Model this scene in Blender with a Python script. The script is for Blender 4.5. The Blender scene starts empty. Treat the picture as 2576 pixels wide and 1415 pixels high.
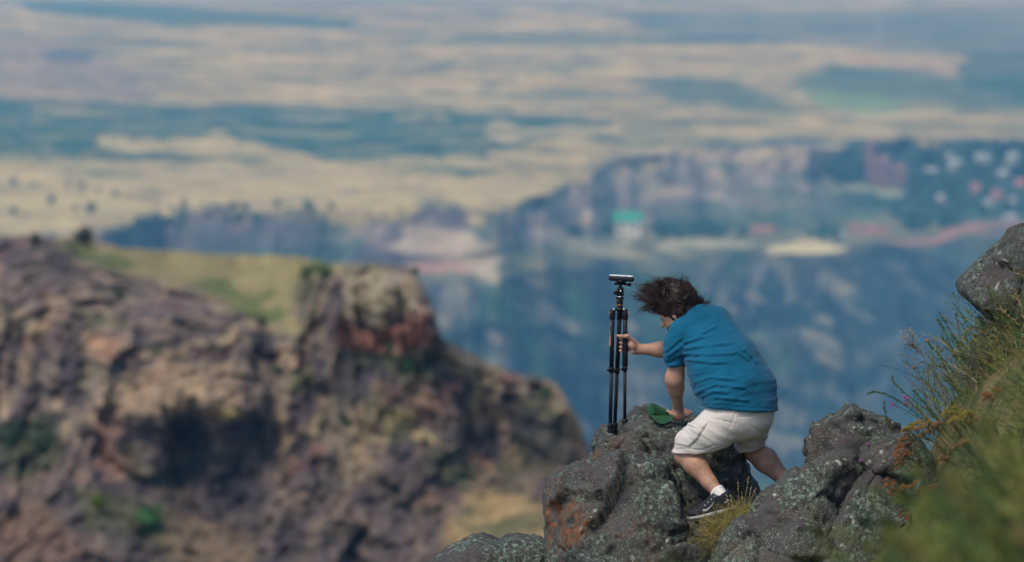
import bpy, math, random
import numpy as np
from mathutils import Vector, Matrix
from mathutils.bvhtree import BVHTree

# ---------------------------------------------------------------- camera, sky, sun, exposure
SC = bpy.context.scene
COL = SC.collection
FPX, CX, CY = 9660.0, 1288.0, 707.5            # focal length and centre in units of a 2576 px wide frame
PITCH = math.atan((CY + 10.0) / FPX)           # the true horizon lies just above the frame
cam_data = bpy.data.cameras.new('camera')
cam = bpy.data.objects.new('camera', cam_data)
COL.objects.link(cam)
cam.location = (0, 0, 0)
cam.rotation_euler = (math.pi / 2 - PITCH, 0, 0)
cam_data.sensor_width = 36.0
cam_data.lens = 135.0
cam_data.clip_start = 0.1
cam_data.clip_end = 60000.0
cam_data.dof.use_dof = True
cam_data.dof.focus_distance = 24.15
cam_data.dof.aperture_fstop = 1.85
SC.camera = cam

SUN_ELEV, SUN_AZ = math.radians(54), math.radians(-145)   # azimuth from +Y, clockwise: high, behind the camera and to its left
world = bpy.data.worlds.new('World')
SC.world = world
world.use_nodes = True
wn = world.node_tree
wn.nodes.clear()
sky = wn.nodes.new('ShaderNodeTexSky')
sky.sky_type = 'NISHITA'
sky.sun_disc = False
sky.sun_elevation = SUN_ELEV
sky.sun_rotation = SUN_AZ
sky.altitude = 1400
sky.air_density = 1.0
sky.dust_density = 3.0
sky.ozone_density = 2.0
bg = wn.nodes.new('ShaderNodeBackground')
bg.inputs['Strength'].default_value = 0.15
wo = wn.nodes.new('ShaderNodeOutputWorld')
wn.links.new(sky.outputs[0], bg.inputs[0])
wn.links.new(bg.outputs[0], wo.inputs[0])

sun_data = bpy.data.lights.new('sun', 'SUN')
sun_data.energy = 2.0
sun_data.angle = math.radians(24)
sun_data.color = (1.0, 0.85, 0.60)
sun = bpy.data.objects.new('sun', sun_data)
COL.objects.link(sun)
sdir = Vector((math.sin(SUN_AZ) * math.cos(SUN_ELEV), math.cos(SUN_AZ) * math.cos(SUN_ELEV), math.sin(SUN_ELEV)))
sun.rotation_euler = (-sdir).to_track_quat('-Z', 'Y').to_euler()

SC.view_settings.view_transform = 'Standard'
SC.view_settings.look = 'None'
SC.view_settings.gamma = 1.0
SC.view_settings.exposure = 0.28
SC.render.engine = 'CYCLES'
SC.cycles.use_denoising = True
SC.cycles.max_bounces = 5
SC.cycles.diffuse_bounces = 3
SC.cycles.volume_bounces = 0
SC.cycles.caustics_reflective = False
SC.cycles.caustics_refractive = False

# ---------------------------------------------------------------- picture point -> place
SP, CP = math.sin(PITCH), math.cos(PITCH)
def at(u, v, Y):
    """point at distance Y (metres along +Y) on the line of sight through (u, v)"""
    u = np.asarray(u, float); v = np.asarray(v, float); Y = np.asarray(Y, float)
    k = -(v - CY) / FPX
    dy = CP + k * SP
    dz = -SP + k * CP
    return np.stack(np.broadcast_arrays((u - CX) / FPX / dy * Y, Y, dz / dy * Y), -1)
def P(u, v, d=0.0):
    return at(u, v, 24.0 + d)
def pxm(Y):
    return FPX / Y

# ---------------------------------------------------------------- noise (vectorised)
def _h(ix, iy, iz, s):
    n = (ix.astype(np.int64) * 374761393 + iy.astype(np.int64) * 668265263 + iz.astype(np.int64) * 2147483647 + s * 144269) & 0xffffffff
    n = ((n ^ (n >> 13)) * 1274126177) & 0xffffffff
    n = ((n ^ (n >> 16)) * 2246822519) & 0xffffffff
    n = n ^ (n >> 15)
    return n
def hash01(ix, iy, iz, s=0):
    return _h(ix, iy, iz, s) / 4294967295.0
def vnoise(p, s=0):
    """smooth value noise in -1..1"""
    p = np.asarray(p, float)
    i = np.floor(p); f = p - i
    w = f * f * f * (f * (f * 6 - 15) + 10)
    i = i.astype(np.int64)
    r = 0
    for a in (0, 1):
        wa = w[:, 0] if a else 1 - w[:, 0]
        for b in (0, 1):
            wb = w[:, 1] if b else 1 - w[:, 1]
            for c in (0, 1):
                wc = w[:, 2] if c else 1 - w[:, 2]
                r = r + wa * wb * wc * hash01(i[:, 0] + a, i[:, 1] + b, i[:, 2] + c, s)
    return r * 2 - 1
def fbm(p, octaves=4, s=0, gain=0.5):
    p = np.asarray(p, float); r = 0; a = 1; t = 0
    for o in range(octaves):
        r = r + a * vnoise(p * (2.03 ** o) + 17.3 * o, s + o); t += a; a *= gain
    return r / t
def ridged(p, octaves=4, s=0):
    p = np.asarray(p, float); r = 0; a = 1; t = 0
    for o in range(octaves):
        r = r + a * (1 - 2 * np.abs(vnoise(p * (2.03 ** o) + 9.1 * o, s + o))); t += a; a *= 0.5
    return r / t
def cells(p, s=0):
    """cellular noise: F1, F2, random of cell, planar tilt value of the cell"""
    p = np.asarray(p, float)
    ip = np.floor(p).astype(np.int64)
    n = len(p)
    f1 = np.full(n, 9.0); f2 = np.full(n, 9.0); rnd = np.zeros(n); tilt = np.zeros(n)
    for a in (-1, 0, 1):
        for b in (-1, 0, 1):
            for c in (-1, 0, 1):
                x, y, z = ip[:, 0] + a, ip[:, 1] + b, ip[:, 2] + c
                q = np.stack([x + hash01(x, y, z, s), y + hash01(x, y, z, s + 1), z + hash01(x, y, z, s + 2)], 1)
                dv = p - q
                d = np.sqrt((dv ** 2).sum(1))
                m = d < f1
                f2 = np.where(m, f1, np.minimum(f2, d))
                f1 = np.where(m, d, f1)
                rnd = np.where(m, hash01(x, y, z, s + 3), rnd)
                g = (dv[:, 0] * (hash01(x, y, z, s + 4) - .5) + dv[:, 1] * (hash01(x, y, z, s + 5) - .5) + dv[:, 2] * (hash01(x, y, z, s + 6) - .5)) * 2
                tilt = np.where(m, g, tilt)
    return f1, f2, rnd, tilt
def sstep(a, b, x):
    t = np.clip((np.asarray(x, float) - a) / (b - a), 0, 1)
    return t * t * (3 - 2 * t)

# ---------------------------------------------------------------- mesh making
def mesh_obj(name, verts, faces, material=None, parent=None, origin=None, smooth=True, cols=None, attrs=None):
    """faces: an (n,4)/(n,3) array or a list of such arrays"""
    verts = np.asarray(verts, float)
    if origin is None:
        origin = np.zeros(3)
    origin = np.asarray(origin, float)
    if isinstance(faces, np.ndarray):
        faces = [faces]
    faces = [np.asarray(f, np.int32) for f in faces if len(f)]
    me = bpy.data.meshes.new(name)
    me.vertices.add(len(verts))
    me.vertices.foreach_set('co', (verts - origin).astype(np.float32).ravel())
    idx = np.concatenate([f.ravel() for f in faces])
    sizes = np.concatenate([np.full(len(f), f.shape[1], np.int32) for f in faces])
    starts = np.concatenate([[0], np.cumsum(sizes)[:-1]]).astype(np.int32)
    me.loops.add(len(idx))
    me.loops.foreach_set('vertex_index', idx)
    me.polygons.add(len(sizes))
    me.polygons.foreach_set('loop_start', starts)
    me.polygons.foreach_set('use_smooth', np.full(len(sizes), smooth, bool))
    me.update(calc_edges=True)
    me.validate()
    if cols is not None:
        c = np.ones((len(verts), 4), np.float32); c[:, :3] = cols
        me.color_attributes.new('Col', 'FLOAT_COLOR', 'POINT').data.foreach_set('color', c.ravel())
    for k, a in (attrs or {}).items():
        me.attributes.new(k, 'FLOAT', 'POINT').data.foreach_set('value', np.asarray(a, np.float32))
    o = bpy.data.objects.new(name, me)
    COL.objects.link(o)
    if material is not None:
        me.materials.append(material)
    if parent is not None:
        o.parent = parent
        o.location = Vector(origin) - parent.location
    else:
        o.location = Vector(origin)
    return o
def thing(name, label, cat, loc, group=None):
    o = bpy.data.objects.new(name, None)
    COL.objects.link(o)
    o.location = Vector(loc)
    o.empty_display_size = 0.1
    tag(o, label, cat, group)
    return o
def tag(o, label=None, cat=None, group=None, kind=None):
    if label: o['label'] = label
    if cat: o['category'] = cat
    if group: o['group'] = group
    if kind: o['kind'] = kind
    return o
def vnormals(verts, quads):
    q = np.asarray(quads)
    d1 = verts[q[:, 2]] - verts[q[:, 0]]
    d2 = verts[q[:, -1]] - verts[q[:, 1]]
    n = np.cross(d1, d2)
    r = np.zeros_like(verts)
    for k in range(q.shape[1]):
        np.add.at(r, q[:, k], n)
    return r / np.maximum(np.linalg.norm(r, axis=1, keepdims=True), 1e-12)
def vsmooth(verts, quads, it=1, f=0.5):
    q = np.asarray(quads)
    for _ in range(it):
        s = np.zeros_like(verts); c = np.zeros(len(verts))
        for k in range(4):
            a, b = q[:, k], q[:, (k + 1) % 4]
            np.add.at(s, a, verts[b]); np.add.at(c, a, 1)
            np.add.at(s, b, verts[a]); np.add.at(c, b, 1)
        verts = verts * (1 - f) + f * s / np.maximum(c, 1)[:, None]
    return verts
def grid_faces(nr, nc):
    a = np.arange(nr * nc).reshape(nr, nc)
    return np.stack([a[:-1, :-1], a[:-1, 1:], a[1:, 1:], a[1:, :-1]], -1).reshape(-1, 4)
def merge(parts):
    """join (verts, faces[, cols]) pieces with same face width"""
    vs, fs, cs, n = [], [], [], 0
    for p in parts:
        vs.append(p[0]); fs.append(np.asarray(p[1]) + n); n += len(p[0])
        if len(p) > 2: cs.append(np.broadcast_to(p[2], (len(p[0]), 3)))
    return (np.concatenate(vs), np.concatenate(fs), np.concatenate(cs) if cs else None)
def unit(v):
    v = np.asarray(v, float)
    return v / np.linalg.norm(v)
def frame(axis):
    w = unit(axis)
    t = np.array([0, 0, 1.0]) if abs(w[2]) < .9 else np.array([0, 1.0, 0])
    a = unit(np.cross(t, w)); b = np.cross(w, a)
    return a, b, w
def lathe(p0, p1, prof, n=16, ring=None):
    """surface of revolution between p0 and p1: prof = [(t, radius)], closed with end fans made of quads"""
    p0 = np.asarray(p0, float); p1 = np.asarray(p1, float)
    a, b, w = frame(p1 - p0)
    ang = np.linspace(0, 2 * np.pi, n, endpoint=False)
    circ = np.cos(ang)[:, None] * a + np.sin(ang)[:, None] * b
    rows = [np.repeat(p0[None] + (p1 - p0)[None] * prof[0][0], n, 0)]
    for t, r in prof:
        rows.append(p0 + (p1 - p0) * t + circ * r)
    rows.append(np.repeat(p0[None] + (p1 - p0)[None] * prof[-1][0], n, 0))
    v = np.concatenate(rows)
    m = len(rows)
    i = np.arange(m * n).reshape(m, n)
    j = np.roll(i, -1, 1)
    f = np.stack([i[:-1], j[:-1], j[1:], i[1:]], -1).reshape(-1, 4)
    return v, f
def tube(p0, p1, r0, r1=None, n=12):
    r1 = r0 if r1 is None else r1
    L = np.linalg.norm(np.asarray(p1, float) - np.asarray(p0, float))
    e = min(.12 * max(r0, r1) / L, .05)
    return lathe(p0, p1, [(0, r0 * .9), (e, r0), (1 - e, r1), (1, r1 * .9)], n)
def polytube(pts, rads, n=6):
    pts = np.asarray(pts, float); m = len(pts)
    ang = np.linspace(0, 2 * np.pi, n, endpoint=False)
    rows = []
    for i in range(m):
        d = pts[min(i + 1, m - 1)] - pts[max(i - 1, 0)]
        a, b, w = frame(d)
        rows.append(pts[i] + rads[i] * (np.cos(ang)[:, None] * a + np.sin(ang)[:, None] * b))
    i = np.arange(m * n).reshape(m, n); j = np.roll(i, -1, 1)
    return np.concatenate(rows), np.stack([i[:-1], j[:-1], j[1:], i[1:]], -1).reshape(-1, 4)
def box(c, sx, sy, sz, ax=None):
    """bevelled-looking box: plain eight corners along axes ax"""
    c = np.asarray(c, float)
    ax = np.eye(3) if ax is None else np.asarray(ax)
    s = np.array([[x, y, z] for x in (-1, 1) for y in (-1, 1) for z in (-1, 1)], float) * np.array([sx, sy, sz]) / 2
    v = c + s @ ax
    f = np.array([[0, 1, 3, 2], [4, 6, 7, 5], [0, 4, 5, 1], [2, 3, 7, 6], [0, 2, 6, 4], [1, 5, 7, 3]])
    return v, f

# ---------------------------------------------------------------- signed distance grid + surface nets
class Grid:
    def __init__(self, lo, hi, h):
        self.lo = np.asarray(lo, float); self.h = h
        self.n = np.ceil((np.asarray(hi, float) - self.lo) / h).astype(int) + 1
        self.F = np.full(self.n, 0.5, np.float32)
        self.ax = [self.lo[k] + np.arange(self.n[k]) * h for k in range(3)]
    def _sl(self, blo, bhi):
        s = []
        for k in range(3):
            a = max(0, int((blo[k] - self.lo[k]) / self.h)); b = min(self.n[k], int((bhi[k] - self.lo[k]) / self.h) + 2)
            s.append(slice(a, max(b, a)))
        return tuple(s)
    def pts(self, sl):
        X = self.ax[0][sl[0]][:, None, None]; Y = self.ax[1][sl[1]][None, :, None]; Z = self.ax[2][sl[2]][None, None, :]
        return X, Y, Z
    def put(self, fn, blo, bhi, k=0.0, cut=False):
        m = k + 3 * self.h
        sl = self._sl(np.asarray(blo) - m, np.asarray(bhi) + m)
        if any(s.stop <= s.start for s in sl): return
        X, Y, Z = self.pts(sl)
        d = fn(X, Y, Z).astype(np.float32)
        F = self.F[sl]
        if cut:
            d = -d
            if k > 0:
                hh = np.maximum(k - np.abs(F - d), 0) / k
                self.F[sl] = np.maximum(F, d) + hh * hh * k / 4
            else:
                self.F[sl] = np.maximum(F, d)
        elif k > 0:
            hh = np.maximum(k - np.abs(F - d), 0) / k
            self.F[sl] = np.minimum(F, d) - hh * hh * k / 4
        else:
            self.F[sl] = np.minimum(F, d)
    def cone(self, a, b, ra, rb, k=0.0, flat=None, cut=False):
        """capsule with two radii; flat = (axis, factor) squeezes it along axis"""
        a = np.asarray(a, float); b = np.asarray(b, float); ba = b - a; L2 = max(ba @ ba, 1e-9)
        R = max(ra, rb) * (1.0 if flat is None else max(1, flat[1]))
        def fn(X, Y, Z):
            px, py, pz = X - a[0], Y - a[1], Z - a[2]
            t = np.clip((px * ba[0] + py * ba[1] + pz * ba[2]) / L2, 0, 1)
            qx, qy, qz = px - t * ba[0], py - t * ba[1], pz - t * ba[2]
            if flat is not None:
                n = unit(flat[0]); s = flat[1]
                w = qx * n[0] + qy * n[1] + qz * n[2]
                g = w / s - w
                qx, qy, qz = qx + g * n[0], qy + g * n[1], qz + g * n[2]
            return np.sqrt(qx * qx + qy * qy + qz * qz) - (ra + t * (rb - ra))
        self.put(fn, np.minimum(a, b) - R, np.maximum(a, b) + R, k, cut)
    def ell(self, c, ax, r, k=0.0, cut=False):
        c = np.asarray(c, float); ax = np.asarray(ax, float); r = np.asarray(r, float)
        def fn(X, Y, Z):
            px, py, pz = X - c[0], Y - c[1], Z - c[2]
            k0 = 0; k1 = 0
            for i in range(3):
                w = px * ax[i][0] + py * ax[i][1] + pz * ax[i][2]
                k0 = k0 + (w / r[i]) ** 2; k1 = k1 + (w / r[i] ** 2) ** 2
            k0 = np.sqrt(k0); k1 = np.sqrt(k1)
            return k0 * (k0 - 1) / np.maximum(k1, 1e-6)
        R = r.max()
        self.put(fn, c - R, c + R, k, cut)
    def loft(self, nodes, k=0.02, kin=0.03):
        """nodes: (centre, lateral axis, half width, front axis, half depth)"""
        for (c0, l0, a0, f0, b0), (c1, l1, a1, f1, b1) in zip(nodes[:-1], nodes[1:]):
            c0 = np.asarray(c0, float); c1 = np.asarray(c1, float); ba = c1 - c0; L2 = ba @ ba
            l0 = unit(l0); f0 = unit(f0)
            R = max(a0, a1, b0, b1)
            def fn(X, Y, Z):
                px, py, pz = X - c0[0], Y - c0[1], Z - c0[2]
                t = np.clip((px * ba[0] + py * ba[1] + pz * ba[2]) / L2, 0, 1)
                qx, qy, qz = px - t * ba[0], py - t * ba[1], pz - t * ba[2]
                x = qx * l0[0] + qy * l0[1] + qz * l0[2]
                y = qx * f0[0] + qy * f0[1] + qz * f0[2]
                w2 = np.maximum(qx * qx + qy * qy + qz * qz - x * x - y * y, 0)
                a = a0 + t * (a1 - a0); b = b0 + t * (b1 - b0); m = np.minimum(a, b)
                return (np.sqrt((x / a) ** 2 + (y / b) ** 2 + w2 / (m * m)) - 1) * m
            self.put(fn, np.minimum(c0, c1) - R, np.maximum(c0, c1) + R, kin)
    def plane(self, p, n, k=0.0):
        """keep what lies behind the plane (n points out)"""
        p = np.asarray(p, float); n = unit(n)
        X, Y, Z = self.pts((slice(None),) * 3)
        d = ((X - p[0]) * n[0] + (Y - p[1]) * n[1] + (Z - p[2]) * n[2]).astype(np.float32)
        F = self.F
        if k > 0:
            hh = np.maximum(k - np.abs(F - d), 0) / k
            self.F = np.maximum(F, d) + hh * hh * k / 4
        else:
            self.F = np.maximum(F, d)
    def mesh(self, smooth=1):
        F = self.F
        F[0] = F[-1] = np.maximum(F[0], 1e-3); F[:, 0] = np.maximum(F[:, 0], 1e-3); F[:, -1] = np.maximum(F[:, -1], 1e-3)
        F[-1] = np.maximum(F[-1], 1e-3); F[:, :, 0] = np.maximum(F[:, :, 0], 1e-3); F[:, :, -1] = np.maximum(F[:, :, -1], 1e-3)
        S = F < 0
        cnt = np.zeros(tuple(s - 1 for s in F.shape), np.uint8)
        nx, ny, nz = cnt.shape
        for a in (0, 1):
            for b in (0, 1):
                for c in (0, 1):
                    cnt += S[a:a + nx, b:b + ny, c:c + nz]
        act = np.argwhere((cnt > 0) & (cnt < 8))
        idx = np.full(cnt.shape, -1, np.int32)
        idx[act[:, 0], act[:, 1], act[:, 2]] = np.arange(len(act))
        corners = [(a, b, c) for a in (0, 1) for b in (0, 1) for c in (0, 1)]
        val = {o: F[act[:, 0] + o[0], act[:, 1] + o[1], act[:, 2] + o[2]] for o in corners}
        acc = np.zeros((len(act), 3)); num = np.zeros(len(act))
        for i, o in enumerate(corners):
            for q in corners[i + 1:]:
                if sum(abs(o[k] - q[k]) for k in range(3)) != 1: continue
                a, b = val[o], val[q]
                m = (a < 0) != (b < 0)
                t = np.where(m, a / np.where(m, a - b, 1), 0)
                pos = np.array(o, float)[None] + t[:, None] * (np.array(q, float) - np.array(o, float))[None]
                acc[m] += pos[m]; num[m] += 1
        v = self.lo + (act + acc / num[:, None]) * self.h
        quads = []
        for k in range(3):
            sl0 = [slice(None)] * 3; sl1 = [slice(None)] * 3
            sl0[k] = slice(0, -1); sl1[k] = slice(1, None)
            A = S[tuple(sl0)]; B = S[tuple(sl1)]
            e = np.argwhere(A != B)
            o1, o2 = [(k + 1) % 3, (k + 2) % 3]
            ok = (e[:, o1] > 0) & (e[:, o2] > 0) & (e[:, o1] < F.shape[o1] - 1) & (e[:, o2] < F.shape[o2] - 1)
            e = e[ok]
            inside = A[e[:, 0], e[:, 1], e[:, 2]]
            q = []
            for d1, d2 in ((-1, -1), (0, -1), (0, 0), (-1, 0)):
                c = e.copy(); c[:, o1] += d1; c[:, o2] += d2
                q.append(idx[c[:, 0], c[:, 1], c[:, 2]])
            q = np.stack(q, 1)
            q[~inside] = q[~inside][:, ::-1]
            quads.append(q)
        quads = np.concatenate(quads)
        quads = quads[(quads >= 0).all(1)]
        if smooth: v = vsmooth(v, quads, smooth, .5)
        return v, quads

# ---------------------------------------------------------------- materials
def new_mat(name, rough=.85, spec=.3):
    m = bpy.data.materials.new(name)
    m.use_nodes = True
    nt = m.node_tree
    b = nt.nodes['Principled BSDF']
    b.inputs['Roughness'].default_value = rough
    b.inputs['Specular IOR Level'].default_value = spec
    return m, nt, b
def N(nt, t, **kw):
    n = nt.nodes.new(t)
    for k, v in kw.items():
        if k in n.inputs: n.inputs[k].default_value = v
        else: setattr(n, k, v)
    return n
def L(nt, a, b): nt.links.new(a, b)
def pos_node(nt, scale=(1, 1, 1)):
    g = N(nt, 'ShaderNodeNewGeometry')
    if scale == (1, 1, 1): return g.outputs['Position']
    m = N(nt, 'ShaderNodeVectorMath', operation='MULTIPLY')
    m.inputs[1].default_value = scale
    L(nt, g.outputs['Position'], m.inputs[0])
    return m.outputs[0]
def noise(nt, vec, scale, detail=4, rough=.55, dist=0.0):
    n = N(nt, 'ShaderNodeTexNoise', Scale=scale, Detail=detail, Roughness=rough, Distortion=dist)
    L(nt, vec, n.inputs['Vector'])
    return n.outputs['Fac']
def ramp(nt, fac, stops):
    r = N(nt, 'ShaderNodeValToRGB')
    e = r.color_ramp.elements
    while len(e) < len(stops): e.new(0.5)
    for el, (p, c) in zip(e, stops):
        el.position = p
        el.color = (*c, 1) if hasattr(c, '__len__') else (c, c, c, 1)
    L(nt, fac, r.inputs[0])
    return r.outputs[0]
def mix(nt, fac, a, b, mode='MIX'):
    m = N(nt, 'ShaderNodeMix', data_type='RGBA', blend_type=mode)
    for s, x in ((m.inputs[0], fac), (m.inputs[6], a), (m.inputs[7], b)):
        if hasattr(x, 'is_linked'): L(nt, x, s)
        elif hasattr(x, '__len__'): s.default_value = (*x, 1)
        else: s.default_value = x
    return m.outputs[2]
def math_n(nt, op, a, b=0.0, clamp=False):
    m = N(nt, 'ShaderNodeMath', operation=op, use_clamp=clamp)
    for s, x in ((m.inputs[0], a), (m.inputs[1], b)):
        if hasattr(x, 'is_linked'): L(nt, x, s)
        else: s.default_value = x
    return m.outputs[0]
def bump(nt, bsdf, h, strength=.4, dist=.01):
    b = N(nt, 'ShaderNodeBump', Strength=strength, Distance=dist)
    L(nt, h, b.inputs['Height'])
    L(nt, b.outputs[0], bsdf.inputs['Normal'])
def attr(nt, name='Col'):
    a = N(nt, 'ShaderNodeAttribute', attribute_name=name)
    return a.outputs['Color'] if name == 'Col' else a.outputs['Fac']
def simple(name, col, rough=.6, spec=.4, metal=0.0, var=.12, scale=20, bumps=0.0):
    m, nt, b = new_mat(name, rough, spec)
    b.inputs['Metallic'].default_value = metal
    f = noise(nt, pos_node(nt), scale, 4)
    lo = tuple(c * (1 - var) for c in col); hi = tuple(min(1, c * (1 + var)) for c in col)
    L(nt, ramp(nt, f, [(.3, lo), (.7, hi)]), b.inputs['Base Color'])
    if bumps: bump(nt, b, noise(nt, pos_node(nt), scale * 3, 3), bumps, .003)
    return m
def attr_mat(name, rough=.85, scale=3.0, var=.5, spec=.2, bumps=0.0, bscale=8.0, bdist=.02, trans=0.0):
    """colour from the mesh's own colour attribute, broken up by noise"""
    m, nt, b = new_mat(name, rough, spec)
    f = noise(nt, pos_node(nt), scale, 6, .65)
    g = ramp(nt, f, [(.25, 1 - var), (.75, 1 + var)])
    c = mix(nt, 1.0, attr(nt), g, 'MULTIPLY')
    L(nt, c, b.inputs['Base Color'])
    if bumps: bump(nt, b, noise(nt, pos_node(nt), bscale, 6, .6), bumps, bdist)
    if trans:
        t = N(nt, 'ShaderNodeBsdfTranslucent')
        L(nt, c, t.inputs[0])
        mx = N(nt, 'ShaderNodeMixShader'); mx.inputs[0].default_value = trans
        L(nt, b.outputs[0], mx.inputs[1]); L(nt, t.outputs[0], mx.inputs[2])
        L(nt, mx.outputs[0], nt.nodes['Material Output'].inputs[0])
    return m

# ================================================================ the far country: plain, gorge, village terrace
def plain_Y(v):
    vs = np.array([-6, 2, 8, 50, 126, 250, 377, 516, 600])
    Ys = np.array([6800, 5900, 5500, 4700, 3950, 3300, 2800, 2200, 1900.])
    return 1 / np.interp(v, vs, 1 / Ys)
KEY_U = np.array([-900, 0, 250, 450, 880, 1250, 1420, 1560, 1760, 2100, 2576, 3500.])
#                 rim    cliff foot     terrace back   terrace front  wall middle    gorge bottom
KEYS = [[(600,), (650, 1860), (690, 1845), (720, 1835), (900, 1805), (1300, 1760)],
        [(600,), (650, 1860), (690, 1845), (720, 1835), (900, 1805), (1300, 1760)],
        [(575,), (650, 1965), (690, 1950), (720, 1930), (900, 1900), (1300, 1850)],
        [(527,), (645, 2115), (680, 2095), (710, 2070), (900, 2010), (1300, 1940)],
        [(523,), (640, 2110), (685, 2080), (710, 2060), (900, 1990), (1300, 1920)],
        [(523,), (610, 2125), (662, 2090), (705, 2060), (900, 1995), (1300, 1920)],
        [(470,), (550, 2330), (610, 2270), (668, 2220), (890, 2110), (1300, 2000)],
        [(405,), (500, 2560), (580, 2480), (650, 2340), (880, 2220), (1300, 2100)],
        [(362,), (462, 2780), (566, 2670), (638, 2410), (870, 2290), (1300, 2170)],
        [(352,), (450, 2840), (555, 2730), (622, 2440), (860, 2320), (1300, 2190)],
        [(340,), (430, 2900), (545, 2740), (585, 2500), (850, 2340), (1300, 2200)],
        [(340,), (430, 2900), (545, 2740), (585, 2500), (850, 2340), (1300, 2200)]]
COUNTS = [16, 30, 44, 50, 70, 46, 44, 34, 60, 40, 14]
UU = np.concatenate([np.linspace(-2600, -300, 70)[:-1], np.linspace(-300, 2900, 500), np.linspace(2900, 5000, 60)[1:]])
NU = len(UU)
rng = np.random.default_rng(7)
def far_nodes(u):
    """v and Y of every node line at the columns u"""
    w = u + 90 * fbm(np.stack([u / 170, u * 0, u * 0 + 3], 1), 4, 5)
    tab = []
    for k in ((-6,), (8,), (50,), (126,), (250,)):
        v = np.full(len(u), float(k[0])); tab.append((v, plain_Y(v)))
    vr = np.interp(w, KEY_U, [K[0][0] for K in KEYS]) + 12 * fbm(np.stack([u / 60, u * 0, u * 0], 1), 5, 2)
    tab.append((vr, plain_Y(vr)))
    for j in range(1, 6):
        v = np.interp(w, KEY_U, [K[j][0] for K in KEYS]) + 16 * fbm(np.stack([u / 90, u * 0 + j, u * 0], 1), 4, 12 + j)
        Y = np.interp(w, KEY_U, [K[j][1] for K in KEYS])
        tab.append((v, Y))
    floor_z = -300.0
    for Yf in (900.,):
        tab.append((np.full(len(u), (-floor_z) / Yf * FPX - 10), np.full(len(u), Yf)))
    return tab
tab = far_nodes(UU)
rowsV, rowsY, rowsS = [], [], []
for s, ((v0, y0), (v1, y1)) in enumerate(zip(tab[:-1], tab[1:])):
    n = COUNTS[s]
    for i in range(n + (s == len(tab) - 2)):
        t = i / n
        rowsV.append(v0 + (v1 - v0) * t)
        rowsY.append(1 / ((1 - t) / y0 + t / y1) if s < 5 else y0 + (y1 - y0) * t)
        rowsS.append(np.full(NU, s + t))
FV, FY, FS = np.array(rowsV), np.array(rowsY), np.array(rowsS)
FU = np.broadcast_to(UU, FV.shape)
base_pos = at(FU, FV, FY)
flat = base_pos.reshape(-1, 3)
wall = (sstep(5.0, 5.15, FS) * (1 - sstep(6.1, 7.0, FS)) + sstep(8.0, 8.7, FS) * (1 - sstep(9.9, 10.2, FS))).ravel()
g = ridged(flat * np.array([1 / 95, 1 / 260, 1 / 110]), 4, 31)
g2 = fbm(flat * np.array([1 / 34, 1 / 90, 1 / 60]), 4, 41)
FYd = FY.ravel() * (1 - wall * (0.020 * g + .008 * g2))
terr = (sstep(6.9, 7.1, FS) * (1 - sstep(8.0, 8.1, FS))).ravel()
FYd = FYd * (1 + terr * .004 * fbm(flat / 70, 3, 8))
far_pos = at(FU.ravel(), FV.ravel(), FYd)
far_pos[:, 2] += (FS.ravel() > 2) * (FS.ravel() < 5) * 1.2 * fbm(flat * np.array([1 / 120, 1 / 300, 1 / 300]), 3, 77)

def far_point(u, v):
    """place on the far terrain seen at (u, v)"""
    j = int(np.argmin(np.abs(UU - u)))
    return at(u, v, np.interp(v, FV[:, j], FYd.reshape(FV.shape)[:, j]))

# colours of the land itself
BEIGE, PALE, GREYB = np.array([.41, .345, .155]), np.array([.50, .42, .205]), np.array([.25, .21, .135])
GREEN, LGREEN, DARKG = np.array([.02, .085, .06]), np.array([.15, .27, .10]), np.array([.03, .07, .05])
ROCKP, ROCKT, EARTH = np.array([.14, .13, .13]), np.array([.30, .25, .19]), np.array([.33, .15, .10])
u_, v_, s_ = FU.ravel(), FV.ravel(), FS.ravel()
q = np.stack([u_ / 90, v_ / 26, u_ * 0], 1)
wu = u_ + 46 * fbm(q, 5, 51) * np.clip(v_ / 200, .4, 1.3)
wv = v_ + 15 * fbm(q + 7, 5, 61) * np.clip(v_ / 200, .25, 1.6)
def mixin(c, col, a):
    return c * (1 - a[:, None]) + np.asarray(col) * a[:, None]
fcol = np.repeat(BEIGE[None], len(u_), 0)
def band(su, sv, seed, oc=5):
    return fbm(np.stack([u_ / su, (v_ - .02 * u_) / sv, u_ * 0 + seed], 1), oc, seed)
fcol = mixin(fcol, PALE, sstep(-.05, .25, band(420, 13, 71)))
fcol = mixin(fcol, [.38, .29, .14], sstep(.05, .3, band(200, 20, 72)) * .5)
fcol = mixin(fcol, GREYB, sstep(.08, .35, band(320, 8, 81)) * .45)
fcol = mixin(fcol, [.13, .125, .12], sstep(.2, .36, band(110, 6, 91)) * .5 * (v_ < 300))
fcol = mixin(fcol, GREEN, sstep(.22, .34, band(240, 5, 95)) * .6)
f1, f2, fr, ft = cells(np.stack([u_ / 75, (v_ - .03 * u_) / 9, u_ * 0], 1), 97)      # patchwork of fields
fcol = fcol * (1 + .10 * (fr - .5) * sstep(40, 120, v_))[:, None]
def poly_sd(x, y, poly):
    poly = np.asarray(poly, float)
    d = np.full(np.shape(x), 1e18); inside = np.zeros(np.shape(x), bool)
    for (x0, y0), (x1, y1) in zip(poly, np.roll(poly, -1, 0)):
        ex, ey = x1 - x0, y1 - y0
        wx, wy = x - x0, y - y0
        t = np.clip((wx * ex + wy * ey) / (ex * ex + ey * ey + 1e-12), 0, 1)
        d = np.minimum(d, (wx - ex * t) ** 2 + (wy - ey * t) ** 2)
        c = ((y0 <= y) != (y1 <= y)) & (x < x0 + (y - y0) / (y1 - y0 + 1e-12) * ex)
        inside ^= c
    return np.where(inside, -1, 1) * np.sqrt(d)
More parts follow.
